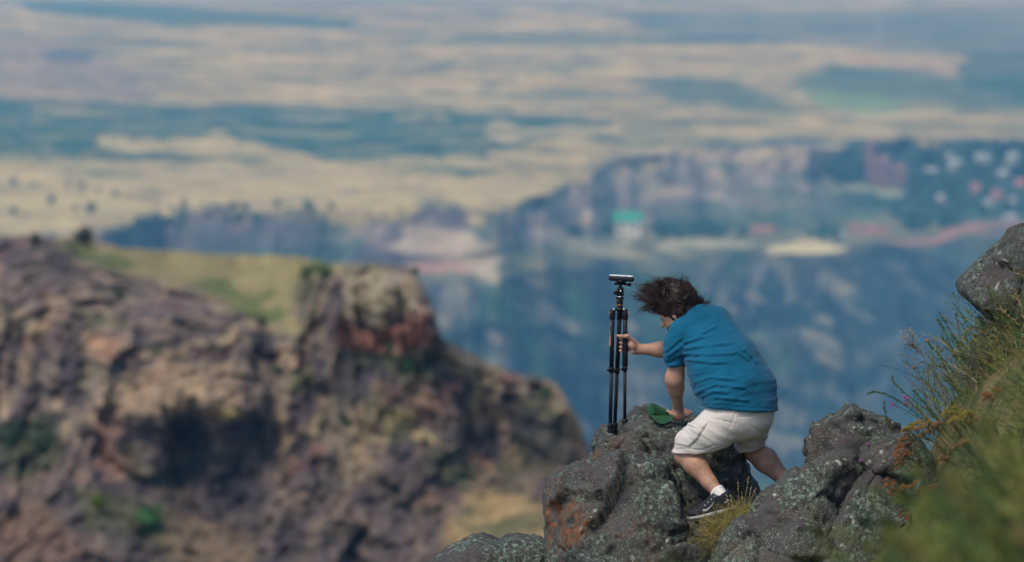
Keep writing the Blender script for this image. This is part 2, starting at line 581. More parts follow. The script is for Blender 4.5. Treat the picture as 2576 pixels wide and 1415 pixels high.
# walls
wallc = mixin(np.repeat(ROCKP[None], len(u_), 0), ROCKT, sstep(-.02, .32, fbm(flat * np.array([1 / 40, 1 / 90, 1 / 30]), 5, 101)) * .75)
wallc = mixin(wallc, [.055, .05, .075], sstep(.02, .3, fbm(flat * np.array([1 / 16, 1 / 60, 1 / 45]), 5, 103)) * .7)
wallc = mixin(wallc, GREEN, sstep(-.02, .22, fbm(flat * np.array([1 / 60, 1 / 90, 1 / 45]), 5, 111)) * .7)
upw_ = sstep(1150, 1350, u_) * (1 - sstep(2000, 2160, u_))
wlt = mixin(np.repeat(np.array([.27, .235, .21])[None], len(u_), 0), [.40, .345, .25], sstep(0, .3, fbm(np.stack([u_ / 60, v_ / 34, u_ * 0], 1), 5, 105)))
wlt = mixin(wlt, [.10, .105, .11], sstep(.02, .3, fbm(np.stack([u_ / 22, v_ / 70, u_ * 0], 1), 4, 107)) * .55)
wlt = mixin(wlt, [.07, .12, .08], sstep(.05, .3, fbm(np.stack([u_ / 90, v_ / 30, u_ * 0 + 2], 1), 4, 109)) * .6)
wallc = mixin(wallc, wlt, upw_ * .8)
diag = .75 * fbm(np.stack([(u_ + v_ * 1.1) / 210, (v_ - u_ * .32) / 40, u_ * 0], 1), 6, 121) + .45 * ridged(np.stack([(u_ - v_ * .5) / 120, (v_ + u_ * .2) / 70, u_ * 0 + 2], 1), 4, 123) - .12
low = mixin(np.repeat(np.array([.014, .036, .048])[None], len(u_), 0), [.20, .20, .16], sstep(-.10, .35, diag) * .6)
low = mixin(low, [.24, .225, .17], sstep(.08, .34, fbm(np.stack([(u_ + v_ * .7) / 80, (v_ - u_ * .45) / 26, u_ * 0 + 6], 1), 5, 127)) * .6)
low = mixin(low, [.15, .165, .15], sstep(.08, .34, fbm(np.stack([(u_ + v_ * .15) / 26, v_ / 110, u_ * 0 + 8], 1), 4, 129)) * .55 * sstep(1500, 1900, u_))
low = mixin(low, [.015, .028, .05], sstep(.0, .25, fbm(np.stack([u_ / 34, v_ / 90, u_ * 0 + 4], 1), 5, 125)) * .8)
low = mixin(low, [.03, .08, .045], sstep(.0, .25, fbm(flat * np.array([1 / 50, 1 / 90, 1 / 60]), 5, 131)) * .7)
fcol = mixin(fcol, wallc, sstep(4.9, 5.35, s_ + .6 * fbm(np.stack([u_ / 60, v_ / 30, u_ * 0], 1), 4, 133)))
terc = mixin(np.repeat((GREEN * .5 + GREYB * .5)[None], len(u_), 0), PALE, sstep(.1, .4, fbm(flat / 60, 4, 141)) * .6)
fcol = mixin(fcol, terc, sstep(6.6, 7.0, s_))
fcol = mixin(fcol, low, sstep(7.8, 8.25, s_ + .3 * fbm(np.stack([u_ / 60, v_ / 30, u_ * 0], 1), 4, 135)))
PAINT = [
 ([(-900, 40), (-900, -10), (3600, -10), (3600, 12), (2000, 8), (1000, 14), (300, 20)], [.22, .23, .24], 8, .5),
 ([(40, 2), (320, 10), (900, 50), (860, 74), (400, 62), (90, 32)], GREEN, 8, .8),
 ([(-900, 70), (120, 95), (420, 190), (330, 262), (-900, 255)], [.24, .19, .18], 40, .5),
 ([(90, 120), (230, 125), (220, 165), (110, 160)], [.10, .10, .13], 14, .7),
 ([(1500, 30), (2700, 18), (3500, 20), (3500, 150), (2576, 150), (2150, 120), (1700, 100)], [.09, .125, .12], 14, .7),
 ([(1150, 86), (1900, 92), (1900, 108), (1400, 104), (1150, 98)], GREEN, 6, .6),
 ([(2060, 138), (2250, 146), (2440, 180), (2400, 194), (2150, 160)], [.50, .35, .22], 7, .9),
 ([(2420, 130), (3500, 120), (3500, 270), (2576, 260), (2430, 220)], DARKG, 14, .75),
 ([(1585, 205), (1720, 188), (1880, 215), (2010, 285), (1960, 302), (1850, 285), (1700, 252)], GREEN, 18, .7),
 ([(1960, 222), (2090, 160), (2260, 165), (2420, 190), (2720, 200), (2720, 290), (2400, 275), (2200, 262)], GREEN, 20, .75),
 ([(1990, 224), (2180, 228), (2320, 256), (2200, 290), (2080, 272)], [.17, .28, .12], 14, .8),
 ([(-900, 240), (0, 252), (300, 262), (700, 262), (1000, 274), (1420, 292), (1540, 315), (1500, 352), (1250, 372), (1190, 432), (800, 408), (300, 398), (0, 402), (-900, 400)], GREEN, 9, .95),
 ([(120, 318), (330, 312), (520, 322), (330, 330)], [.22, .27, .16], 8, .7),
 ([(640, 330), (900, 322), (1010, 334), (820, 346)], [.17, .24, .14], 8, .7),
 ([(700, 290), (880, 288), (960, 298), (760, 304)], [.34, .33, .2], 6, .7),
 ([(60, 290), (200, 284), (260, 294), (120, 300)], [.3, .3, .2], 6, .6),
 ([(990, 290), (1110, 292), (1120, 302), (1000, 302)], BEIGE, 5, .7),
 ([(1220, 318), (1330, 322), (1560, 330), (1640, 352), (1480, 372), (1250, 345)], PALE, 9, .85),
 ([(380, 296), (640, 300), (620, 312), (400, 306)], [.25, .28, .18], 5, .7),
 ([(225, 352), (300, 345), (480, 352), (540, 338), (620, 350), (785, 392), (770, 407), (560, 388), (400, 376), (240, 378)], PALE, 6, .95),
 ([(830, 396), (1010, 392), (1240, 400), (1262, 424), (1130, 418), (860, 408)], PALE, 5, .85),
 ([(1060, 425), (1200, 420), (1260, 432), (1150, 438)], GREEN, 5, .8),
 ([(-900, 405), (0, 402), (500, 402), (1150, 440), (1300, 445), (1330, 520), (450, 525), (0, 600), (-900, 600)], PALE, 12, .55),
 ([(150, 425), (360, 428), (350, 440), (160, 438)], GREEN, 6, .55),
 ([(500, 430), (640, 428), (800, 436), (640, 444)], [.2, .2, .15], 6, .6),
 ([(1480, 340), (1700, 348), (2180, 352), (2180, 366), (1700, 362), (1480, 352)], GREEN, 5, .75),
 ([(2090, 385), (2300, 365), (2576, 345), (3500, 340), (3500, 575), (2330, 560), (2120, 500)], [.025, .065, .055], 20, .95),
 ([(2050, 470), (2250, 455), (2260, 478), (2090, 492)], [.30, .33, .20], 7, .8),
 ([(1600, 520), (2100, 480), (2250, 560), (1700, 590)], GREEN, 20, .55),
 ([(1925, 612), (2010, 602), (2125, 614), (2115, 636), (1935, 644)], [.58, .54, .30], 7, .95),
 ([(1670, 615), (1800, 600), (1900, 608), (1780, 628), (1690, 640)], [.42, .42, .26], 7, .8),
 ([(1390, 585), (1500, 592), (1625, 604), (1600, 640), (1480, 640), (1385, 612)], [.36, .36, .24], 9, .8),
 ([(1440, 560), (1520, 560), (1530, 575), (1440, 575)], EARTH, 6, .4),
 ([(2240, 600), (2400, 578), (2700, 556), (2700, 572), (2420, 592), (2280, 612)], [.48, .24, .17], 6, .85),
 ([(990, 572), (1090, 556), (1180, 585), (1248, 650), (1240, 712), (1200, 700), (1165, 650), (1090, 632), (1020, 640)], [.50, .43, .32], 18, .6),
 ([(1030, 668), (1190, 668), (1185, 690), (1050, 692)], [.50, .28, .24], 8, .6),
 ([(1000, 600), (1090, 640), (1160, 655), (1180, 665), (1060, 662)], [.42, .36, .28], 8, .6),
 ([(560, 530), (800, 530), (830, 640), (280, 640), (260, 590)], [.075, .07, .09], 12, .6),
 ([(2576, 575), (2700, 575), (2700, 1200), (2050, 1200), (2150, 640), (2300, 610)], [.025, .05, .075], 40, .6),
]
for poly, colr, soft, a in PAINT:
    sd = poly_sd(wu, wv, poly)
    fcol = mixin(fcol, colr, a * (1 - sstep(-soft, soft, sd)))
inb = sstep(250, 275, v_) * (1 - sstep(420, 440, v_)) * (1 - sstep(1500, 1700, u_))
fcol = mixin(fcol, BEIGE, inb * sstep(.10, .30, band(120, 4.5, 171)) * .55)
fcol = mixin(fcol, [.03, .075, .06], inb * sstep(.10, .30, band(150, 5, 173)) * .6)
fcol = mixin(fcol, [.05, .10, .075], (1 - sstep(330, 350, v_)) * sstep(.20, .34, band(210, 5.5, 175)) * .65)
far_mat = attr_mat('far_land', rough=.95, scale=.035, var=.6, spec=.1)
FNR = FV.shape[0]
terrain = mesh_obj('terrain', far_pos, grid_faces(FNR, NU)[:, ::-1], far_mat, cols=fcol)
tag(terrain, kind='structure')

# ---------------------------------------------------------------- the village and other far things
def leaf_ball(c, r, n, size, rg, squash=.8):
    d = rg.normal(size=(n, 3)); d /= np.linalg.norm(d, axis=1, keepdims=True)
    rad = rg.uniform(.05, 1.0, n) ** .5
    p = c + d * rad[:, None] * np.array([r, r, r * squash]) * (1 + .25 * np.sin(d[:, :1] * 5 + d[:, 2:] * 4 + c[0]))
    a = rg.normal(size=(n, 3)); a /= np.linalg.norm(a, axis=1, keepdims=True)
    b = np.cross(a, d + .01); b /= np.linalg.norm(b, axis=1, keepdims=True)
    s = size * rg.uniform(.6, 1.3, n)[:, None]
    v = np.stack([p - a * s, p - b * s * .7, p + a * s, p + b * s * .7], 1).reshape(-1, 3)
    return v, np.arange(n * 4).reshape(n, 4)
leaf_far = attr_mat('far_foliage', .9, .3, .4, .1)
trunk_mat = simple('bark', (.09, .065, .05), .95, .1, scale=5)
def tree(name, label, u, v, rpx, group, colr, seed, squash=.9, where=None, cat='tree', leaves=160):
    rg = np.random.default_rng(seed)
    base = far_point(u, v + rpx * .9) if where is None else where
    m = base[1] / FPX
    r = rpx * m
    t = thing(name, label, cat, base, group)
    tv, tf = polytube([base + [0, 0, -.3], base + [0, 0, r * .5], base + [r * .06, 0, r * 1.1]], [r * .13, r * .10, r * .05], 6)
    mesh_obj('trunk', tv, tf, trunk_mat, t, base)
    cv, cf = leaf_ball(base + [0, 0, r * 1.0], r, leaves, r * .22, rg, squash)
    cc = np.repeat(np.array(colr)[None] * rg.uniform(.6, 1.4, (leaves, 1)), 4, 0)
    mesh_obj('crown', cv, cf, leaf_far, t, base, smooth=False, cols=cc)
    return t
g_far = 'lone trees on the dry plateau'
LONE = [(130, 503, 13, 'dark round tree alone on the dry plateau, left of the row of shrubs'),
        (228, 524, 16, 'green bushy tree on the dry plateau just above the near ridge'),
        (190, 520, 9, 'small shrub touching the left side of the green bushy tree'),
        (35, 530, 11, 'dark shrub at the left edge of the dry plateau'),
        (65, 538, 7, 'low shrub just right of the dark shrub at the left edge'),
        (170, 466, 9, 'shrub at the left end of the row on the plateau'),
        (205, 470, 10, 'dark shrub in the middle of the row on the plateau'),
        (245, 478, 7, 'small shrub near the right end of the row on the plateau'),
        (290, 487, 9, 'rightmost shrub of the row on the dry plateau'),
        (35, 455, 11, 'wide dark shrub high on the plateau by the left edge'),
        (85, 462, 8, 'shrub between the wide dark shrub and the row on the plateau'),
        (575, 522, 10, 'dark tree on the rim above the shaded cliff'),
        (620, 524, 12, 'broad tree on the rim above the shaded cliff, right of a smaller one'),
        (345, 552, 9, 'dark shrub on the plateau edge where the shaded cliff begins')]
for i, (u, v, r, lab) in enumerate(LONE):
    tree('shrub' if r < 12 else 'tree', lab, u, v, r, g_far, (.03, .075, .05), 200 + i, .8, cat='shrub' if r < 12 else 'tree')

# the village woods: one mass of crowns
rgv = np.random.default_rng(11)
parts = []
def wood(poly, n, rlo, rhi):
    poly = np.array(poly, float); k = 0
    while k < n:
        u = rgv.uniform(poly[:, 0].min(), poly[:, 0].max()); v = rgv.uniform(poly[:, 1].min(), poly[:, 1].max())
        if poly_sd(np.array([u]), np.array([v]), poly)[0] > 0: continue
        b = far_point(u, v); r = rgv.uniform(rlo, rhi)
        vv, ff = leaf_ball(b + [0, 0, r * .8], r, 26, r * .45, rgv, 1.0)
        parts.append((vv, ff, np.array([.03, .085, .055]) * rgv.uniform(.6, 1.5)))
        k += 1
wood([(2290, 395), (2450, 370), (2660, 370), (2660, 560), (2400, 545), (2270, 500)], 110, 2.5, 4.5)
wood([(2080, 420), (2150, 405), (2160, 465), (2085, 470)], 14, 3.5, 6)
wood([(1640, 580), (1760, 575), (1900, 580), (1880, 600), (1650, 606)], 34, 3, 5)
wood([(430, 518), (900, 522), (900, 545), (300, 595), (330, 560)], 34, 1.5, 3)
wood([(1430, 585), (1540, 588), (1530, 598), (1440, 598)], 10, 2.5, 4)
wood([(2000, 592), (2120, 590), (2120, 612), (2020, 610)], 14, 3, 5)
wood([(2250, 545), (2440, 560), (2420, 580), (2250, 590)], 26, 3, 5)
V, F, C = merge(parts)
tag(mesh_obj('distant_trees', V, F, leaf_far, smooth=False, cols=C), 'dark green trees massed around the village and along the gorge rims', 'trees', kind='stuff')

wall_w = simple('pale_render', (.38, .38, .37), .9, .2, scale=.4)
wall_b = simple('white_render', (.66, .66, .62), .9, .2, scale=.4)
wall_p = simple('pink_tuff', (.42, .25, .22), .9, .2, scale=.4)
roof_r = simple('red_roof', (.34, .15, .125), .8, .2, scale=.5)
roof_g = simple('grey_roof', (.36, .40, .42), .6, .3, scale=.5)
roof_w = simple('pale_metal_roof', (.33, .36, .38), .6, .4, scale=.5)
roof_e = simple('green_roof', (.04, .33, .22), .6, .3, scale=.5)
tuff_m = simple('dark_tuff', (.18, .11, .115), .9, .2, scale=.3)
glass_d = simple('dark_window', (.03, .035, .045), .3, .5, scale=1)
def prism(c, w, d, h, ax):
    """gable roof"""
    lx, ly = w / 2, d / 2
    s = np.array([[-lx, -ly, 0], [lx, -ly, 0], [lx, ly, 0], [-lx, ly, 0], [-lx * .96, 0, h], [lx * .96, 0, h]])
    f4 = np.array([[0, 1, 5, 4], [2, 3, 4, 5], [3, 2, 1, 0]]); f3 = np.array([[0, 4, 3], [1, 2, 5]])
    return np.asarray(c) + s @ ax, [f4, f3]
def house(u, v, wpx, hpx, rfrac, wm, rm, label, yaw=0.0, depth=.9):
    b = far_point(u, v + hpx * .42); m = b[1] / FPX
    w, h = wpx * m * .72, hpx * m * .82
    cs, sn = math.cos(yaw), math.sin(yaw)
    ax = np.array([[cs, sn, 0], [-sn, cs, 0], [0, 0, 1]])
    t = thing('house', label, 'house', b, 'village houses across the gorge')
    hw = h * (1 - rfrac)
    vv, ff = box(b + [0, 0, hw / 2 - 1], w, w * depth, hw + 2, ax)
    wl = mesh_obj('wall', vv, ff, wm, t, b, smooth=False)
    vv, ff = prism(b + [0, 0, hw + .01], w * 1.12, w * depth * 1.15, h * rfrac, ax)
    mesh_obj('roof', vv, ff, rm, t, b, smooth=False)
    for k in (-1, 1):
        vv, ff = box(b + np.array([k * w * .25, -w * depth / 2 - .02, hw * .5]) @ ax, w * .16, .12, hw * .35, ax)
        mesh_obj('window', vv, ff, glass_d, t, b, smooth=False)
HOUSES = [
 (1576, 560, 92, 70, .42, wall_b, roof_e, 'large white building with a bright green roof on the gorge terrace', .06),
 (1905, 578, 34, 26, .5, wall_p, roof_r, 'red roofed house on the terrace, left one of the pair', .2),
 (1935, 578, 30, 24, .5, wall_p, roof_r, 'red roofed house on the terrace, right one of the pair', -.2),
 (1715, 576, 20, 18, .5, wall_w, roof_r, 'small house with reddish roof among terrace trees', .3),
 (2118, 590, 26, 24, .35, wall_w, roof_w, 'small white house at the left end of the red roofed row', 0),
 (2150, 575, 22, 34, .7, wall_p, roof_r, 'tall pointed red roof beside the small white house', .1),
 (2188, 580, 46, 26, .5, wall_p, roof_r, 'long red roofed house in the row above the gorge wall', .08),
 (2222, 584, 30, 20, .5, wall_p, roof_r, 'low red roofed house at the right end of the row', -.1),
 (2340, 432, 42, 26, .5, wall_w, roof_w, 'pale house with a wide metal roof, leftmost in the green village', .3),
 (2365, 440, 30, 20, .5, wall_p, roof_g, 'pinkish grey house close behind the leftmost pale one', -.2),
 (2400, 412, 40, 28, .5, wall_w, roof_w, 'pale roofed house high in the village, second from its left', .25),
 (2385, 392, 26, 16, .5, wall_w, roof_g, 'small grey roofed house topmost in the village', 0),
 (2470, 395, 54, 22, .6, wall_w, roof_g, 'long grey roofed building at the top of the village', .35),
 (2520, 437, 38, 26, .5, wall_w, roof_w, 'bright pale house in the middle right of the village', 0),
 (2545, 395, 34, 36, .5, wall_w, roof_g, 'tall pale house at the upper right of the village', .6),
 (2565, 460, 34, 24, .6, wall_p, roof_r, 'house with a bright red roof at the right edge', .1),
 (2455, 470, 30, 26, .6, wall_p, roof_r, 'dull red roofed house in the middle of the village', .1),
 (2505, 490, 34, 30, .4, wall_p, roof_r, 'pink walled house above the two lowest white ones', .2),
 (2483, 512, 34, 26, .4, wall_w, roof_w, 'white house low in the village, left of the two', 0),
 (2542, 508, 32, 28, .4, wall_w, roof_w, 'white house low in the village, right of the two', .2),
 (2540, 548, 44, 22, .5, wall_w, roof_g, 'pale house at the foot of the village by the gorge rim', .3),
 (2440, 500, 34, 16, .6, wall_w, roof_g, 'low bluish grey roof among the village trees', .2),
 (2365, 498, 26, 20, .5, wall_p, roof_g, 'greyish pink house at the lower left of the village', 0),
]
for u, v, w, h, rf, wm, rm, lab, yaw in HOUSES:
    house(u, v, w, h, rf, wm, rm, lab, yaw)
# old church of dark stone with a pointed drum
b = far_point(2205, 462); m = b[1] / FPX
ch = thing('church', 'dark reddish stone church with pointed dome left of the green village', 'church', b)
vv, ff = box(b + [6 * 0, 0, 7], 17, 15, 18); mesh_obj('nave', vv, ff, tuff_m, ch, b, smooth=False)
vv, ff = prism(b + [0, 0, 16.01], 18, 16, 5, np.eye(3)); mesh_obj('roof', vv, ff, tuff_m, ch, b, smooth=False)
vv, ff = lathe(b + [-5, 0, 16], b + [-5, 0, 24], [(0, 4.2), (1, 4.2)], 12); dr = mesh_obj('drum', vv, ff, tuff_m, ch, b, smooth=False)
vv, ff = lathe(b + [-5, 0, 24.01], b + [-5, 0, 32], [(0, 4.7), (1, .1)], 12); mesh_obj('cone_roof', vv, ff, tuff_m, ch, b, smooth=False)
vv, ff = box(b + [15.1, 0, 4.5], 13, 12, 13); mesh_obj('hall', vv, ff, tuff_m, ch, b, smooth=False)
vv, ff = prism(b + [15.1, 0, 11.01], 13.6, 12.8, 4, np.eye(3)); mesh_obj('hall_roof', vv, ff, tuff_m, ch, b, smooth=False)
# a mast on the far plain
b = far_point(2208, 106); m = b[1] / FPX
ma = thing('radio_mast', 'thin tall mast standing on the far plain at upper right', 'mast', b)
hh = 86 * m
for k in range(3):
    a = 2 * math.pi * k / 3
    o = np.array([math.cos(a), math.sin(a), 0]) * 2.2
    vv, ff = tube(b + o, b + o * .4 + [0, 0, hh], .5, .3, 6); mesh_obj('mast_leg', vv, ff, roof_g, ma, b)
parts = [tube(b + np.array([math.cos(a), math.sin(a), 0]) * 2.2 * (1 - .6 * t) + [0, 0, hh * t],
              b + np.array([math.cos(a + 2.094), math.sin(a + 2.094), 0]) * 2.2 * (1 - .6 * (t + .1)) + [0, 0, hh * (t + .1)], .22, n=4)
         for t in np.arange(0, .9, .1) for a in (0, 2.094, 4.189)]
V, F, _ = merge(parts); mesh_obj('lattice', V, F, roof_g, ma, b)

# ================================================================ the near cliff spur on the left (about 200 m away)
TOPU = [-500, -200, 0, 60, 130, 200, 300, 420, 560, 740, 800, 850, 930, 1000, 1035, 1055, 1075, 1095, 1108, 1125, 1180, 1230, 1290, 1345, 1400, 1430, 1450, 1465, 1480, 1520, 1600, 1800, 2100, 2700]
TOPV = [575, 590, 598, 600, 606, 600, 628, 640, 648, 652, 662, 672, 668, 672, 682, 710, 745, 800, 850, 872, 888, 925, 958, 968, 988, 1025, 1065, 1110, 1150, 1190, 1250, 1380, 1560, 2000]
cu = np.concatenate([np.linspace(-2400, -300, 110)[:-1], np.linspace(-300, 1600, 500), np.linspace(1600, 2700, 70)[1:]])
CNU = len(cu)
topv = np.interp(cu, TOPU, TOPV) + 5 * fbm(np.stack([cu / 26, cu * 0, cu * 0], 1), 4, 3) * (1 + 1.0 * (cu > 1100)) + 16 * fbm(np.stack([cu / 60, cu * 0 + 5, cu * 0], 1), 2, 4) * sstep(1120, 1200, cu)
CTRL = [  # (u, v, Y): how far each part of the face lies
 (-500, 590, 232), (-500, 900, 214), (-500, 1500, 196), (0, 605, 226), (0, 760, 208), (0, 1000, 203), (0, 1200, 197), (0, 1500, 186),
 (120, 640, 218), (150, 720, 208), (200, 640, 232), (300, 680, 226), (260, 760, 207), (420, 650, 246), (460, 720, 224), (430, 800, 204), (600, 660, 250), (620, 740, 224), (600, 830, 203),
 (740, 660, 246), (740, 760, 214), (740, 860, 202), (790, 690, 205), (790, 800, 201), (860, 690, 199), (860, 850, 197.5), (960, 690, 196), (960, 860, 196), (1040, 700, 196), (1080, 840, 195),
 (250, 900, 201.5), (250, 1030, 198), (420, 920, 199), (420, 1015, 194.8), (560, 920, 198.5), (500, 1022, 194.2), (590, 1036, 194.4), (330, 1045, 196),
 (390, 1085, 197.2), (500, 1070, 197.6), (600, 1085, 197.4), (440, 1170, 197), (560, 1180, 197.6), (330, 1130, 198), (280, 1160, 195.5), (480, 1260, 196), (600, 1270, 196.5), (650, 1110, 197.5), (650, 1190, 197.2), (640, 1240, 196.8),
 (700, 1000, 198), (760, 1100, 196), (840, 960, 197), (900, 1060, 195), (950, 1130, 195.5), (1000, 980, 196), (1100, 900, 197), (1150, 1000, 195.5), (1180, 1060, 197.5), (1250, 1000, 196), (1330, 1010, 196), (1400, 1050, 195), (1460, 1130, 195),
 (1200, 1150, 196.5), (1300, 1180, 196), (1400, 1200, 193), (1220, 1250, 191), (1320, 1300, 186), (1400, 1350, 183), (1600, 1300, 188), (1600, 1500, 178),
 (200, 1300, 188), (400, 1350, 187), (700, 1300, 191), (900, 1250, 192), (1050, 1250, 192), (200, 1500, 180), (600, 1500, 181), (1000, 1500, 184), (1300, 1500, 177)]
CTRL = np.array(CTRL, float)
def rbf_fit(c):
    xy = c[:, :2] / 100.
    d = np.sqrt(((xy[:, None] - xy[None]) ** 2).sum(2))
    n = len(c)
    A = np.zeros((n + 3, n + 3)); A[:n, :n] = -d + .15 * np.eye(n)
    A[:n, n] = 1; A[:n, n + 1:] = xy; A[n, :n] = 1; A[n + 1:, :n] = xy.T
    return np.linalg.solve(A, np.concatenate([c[:, 2], np.zeros(3)])), xy
WC, XYC = rbf_fit(CTRL)
def rbf(u, v):
    sh = np.shape(u)
    p = np.stack([np.ravel(u), np.ravel(v)], 1) / 100.
    r = np.full(len(p), WC[len(XYC)]) + p @ WC[len(XYC) + 1:]
    for k in range(len(XYC)):
        r -= WC[k] * np.sqrt(((p - XYC[k]) ** 2).sum(1))
    return r.reshape(sh)
tt = np.concatenate([np.linspace(0, 1, 320) ** 1.12, 1 + 1.6 * np.linspace(0, 1, 60)[1:] ** 1.3])[:, None]
CNR = len(tt)
cbot = np.maximum(1560, topv + 150)
cv = topv[None] + (cbot - topv)[None] * tt
cuu = np.broadcast_to(cu, cv.shape)
cY = rbf(np.clip(cuu, -500, 1700), np.clip(cv, 560, 1560)) - .035 * np.maximum(cv - 1560, 0)
p0 = at(cuu, cv, cY).reshape(-1, 3)
# grass slopes stay smoother than rock
grassm = 1 - sstep(-20, 25, poly_sd(cuu.ravel() + 20 * fbm(p0 / 3, 3, 5), cv.ravel() + 14 * fbm(p0 / 3, 3, 6), [(120, 600), (430, 630), (760, 640), (1000, 655), (830, 690), (745, 700), (735, 790), (770, 850), (640, 800), (480, 715), (330, 690), (190, 650)]))
talus = 1 - sstep(-30, 30, poly_sd(cuu.ravel() + 20 * fbm(p0 / 3, 3, 7), cv.ravel() + 20 * fbm(p0 / 3, 3, 8), [(1180, 1240), (1290, 1230), (1400, 1300), (1700, 1400), (1700, 1700), (1180, 1700), (1120, 1350)]))
rough = 1 - .85 * np.maximum(grassm, talus * .8)
f1, f2, rnd, tilt = cells((p0 + .8 * np.stack([fbm(p0 / 2, 3, 12), fbm(p0 / 2, 3, 13), fbm(p0 / 2, 3, 14)], 1)) * np.array([1 / 3.0, 1 / 7., 1 / 6.5]), 11)
g1, g2_, rnd2, tilt2 = cells(p0 * np.array([1 / .9, 1 / 2., 1 / 1.2]), 21)
rd = ridged(p0 * np.array([1 / 2.8, 1 / 9, 1 / 9.]), 4, 33)
fb = fbm(p0 / 1.1, 4, 37)
r2a = ridged((p0 + .5 * np.stack([fb, fb, fb], 1)) * np.array([1 / 1.1, 1 / 4, 1 / 3.8]), 4, 34)
r3a = ridged(p0 * np.array([1 / 9., 1 / 20, 1 / 14.]), 3, 36)
strata = fbm(np.stack([p0[:, 0] / 9, p0[:, 1] / 9, (p0[:, 2] + .35 * p0[:, 0]) / .7], 1), 4, 38)
blockm = 1 - sstep(-25, 25, poly_sd(cuu.ravel(), cv.ravel(), [(770, 690), (1060, 690), (1110, 860), (1080, 890), (840, 880), (760, 800)]))
colr_ = ridged(np.stack([(p0[:, 0] + .12 * p0[:, 2]) / 1.5, p0[:, 1] / 30, p0[:, 2] / 9], 1), 4, 39)
disp = blockm * colr_ * 1.6 + (rnd - .5) * 1.8 + tilt * 1.3 + (rnd2 - .5) * .35 + tilt2 * .25 + rd * .6 + r2a * .35 + r3a * .9 + strata * .6 + fb * .6 + .35 * fbm(p0 / .45, 4, 40)
edge_fade = sstep(0, .03, np.broadcast_to(tt, cv.shape).ravel())
cYd = cY.ravel() - 1.3 * disp * rough * (0.35 + .65 * edge_fade)
cp = at(cuu.ravel(), cv.ravel(), cYd)
hollow = sstep(1.0, 3.0, cYd - cY.ravel())  # local recess
RB1, RB2, TAN, REDB, OLV, YGR = np.array([.120, .097, .100]), np.array([.175, .132, .122]), np.array([.46, .335, .21]), np.array([.28, .125, .095]), np.array([.115, .125, .06]), np.array([.31, .265, .12])
ccol = np.repeat(RB1[None], len(p0), 0)
ccol = mixin(ccol, RB2, sstep(-.1, .4, fbm(p0 / 4, 4, 55)))
ccol = mixin(ccol, TAN, sstep(.1, .45, fbm(p0 * np.array([1 / 1.5, 1 / 3, 1 / 2.6]), 4, 56)) * .75)
ccol = mixin(ccol, REDB, sstep(.15, .5, fbm(p0 / 2.6, 4, 57)) * .6)
ccol = mixin(ccol, [.06, .055, .07], sstep(.05, .4, fbm(p0 * np.array([1 / 1.2, 1 / 3, 1 / 2.2]), 4, 58)) * .7)
ccol = mixin(ccol, OLV, sstep(.06, .34, fbm(p0 / 2.2, 4, 59)) * .7)
ccol = mixin(ccol, [.042, .038, .055], sstep(0, .3, -r2a - .08) * .5)  # crevice shade put into the colour: grooves of the relief go dark
ccol = mixin(ccol, [.042, .038, .055], sstep(.05, .4, -rd) * .45)  # same painted shade for the larger upright grooves
fine_ = fbm((p0 + .25 * p0[:, 2:] * np.array([[1, 0, 0]])) * np.array([1 / .75, 1 / 2, 1 / 3.2]), 4, 158)
ccol = mixin(ccol, TAN, sstep(.12, .42, fine_) * .55)
ccol = mixin(ccol, [.045, .042, .06], sstep(.10, .36, -fine_) * .6)
ccol = mixin(ccol, [.46, .36, .25], sstep(.25, .6, r2a) * .30)  # crests of the relief painted lighter, as highlights in the colour
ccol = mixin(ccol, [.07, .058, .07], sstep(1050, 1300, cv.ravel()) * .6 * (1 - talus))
CU, CV = cuu.ravel() + 22 * fbm(p0 / 1.5, 3, 65), cv.ravel() + 20 * fbm(p0 / 1.5, 3, 66)
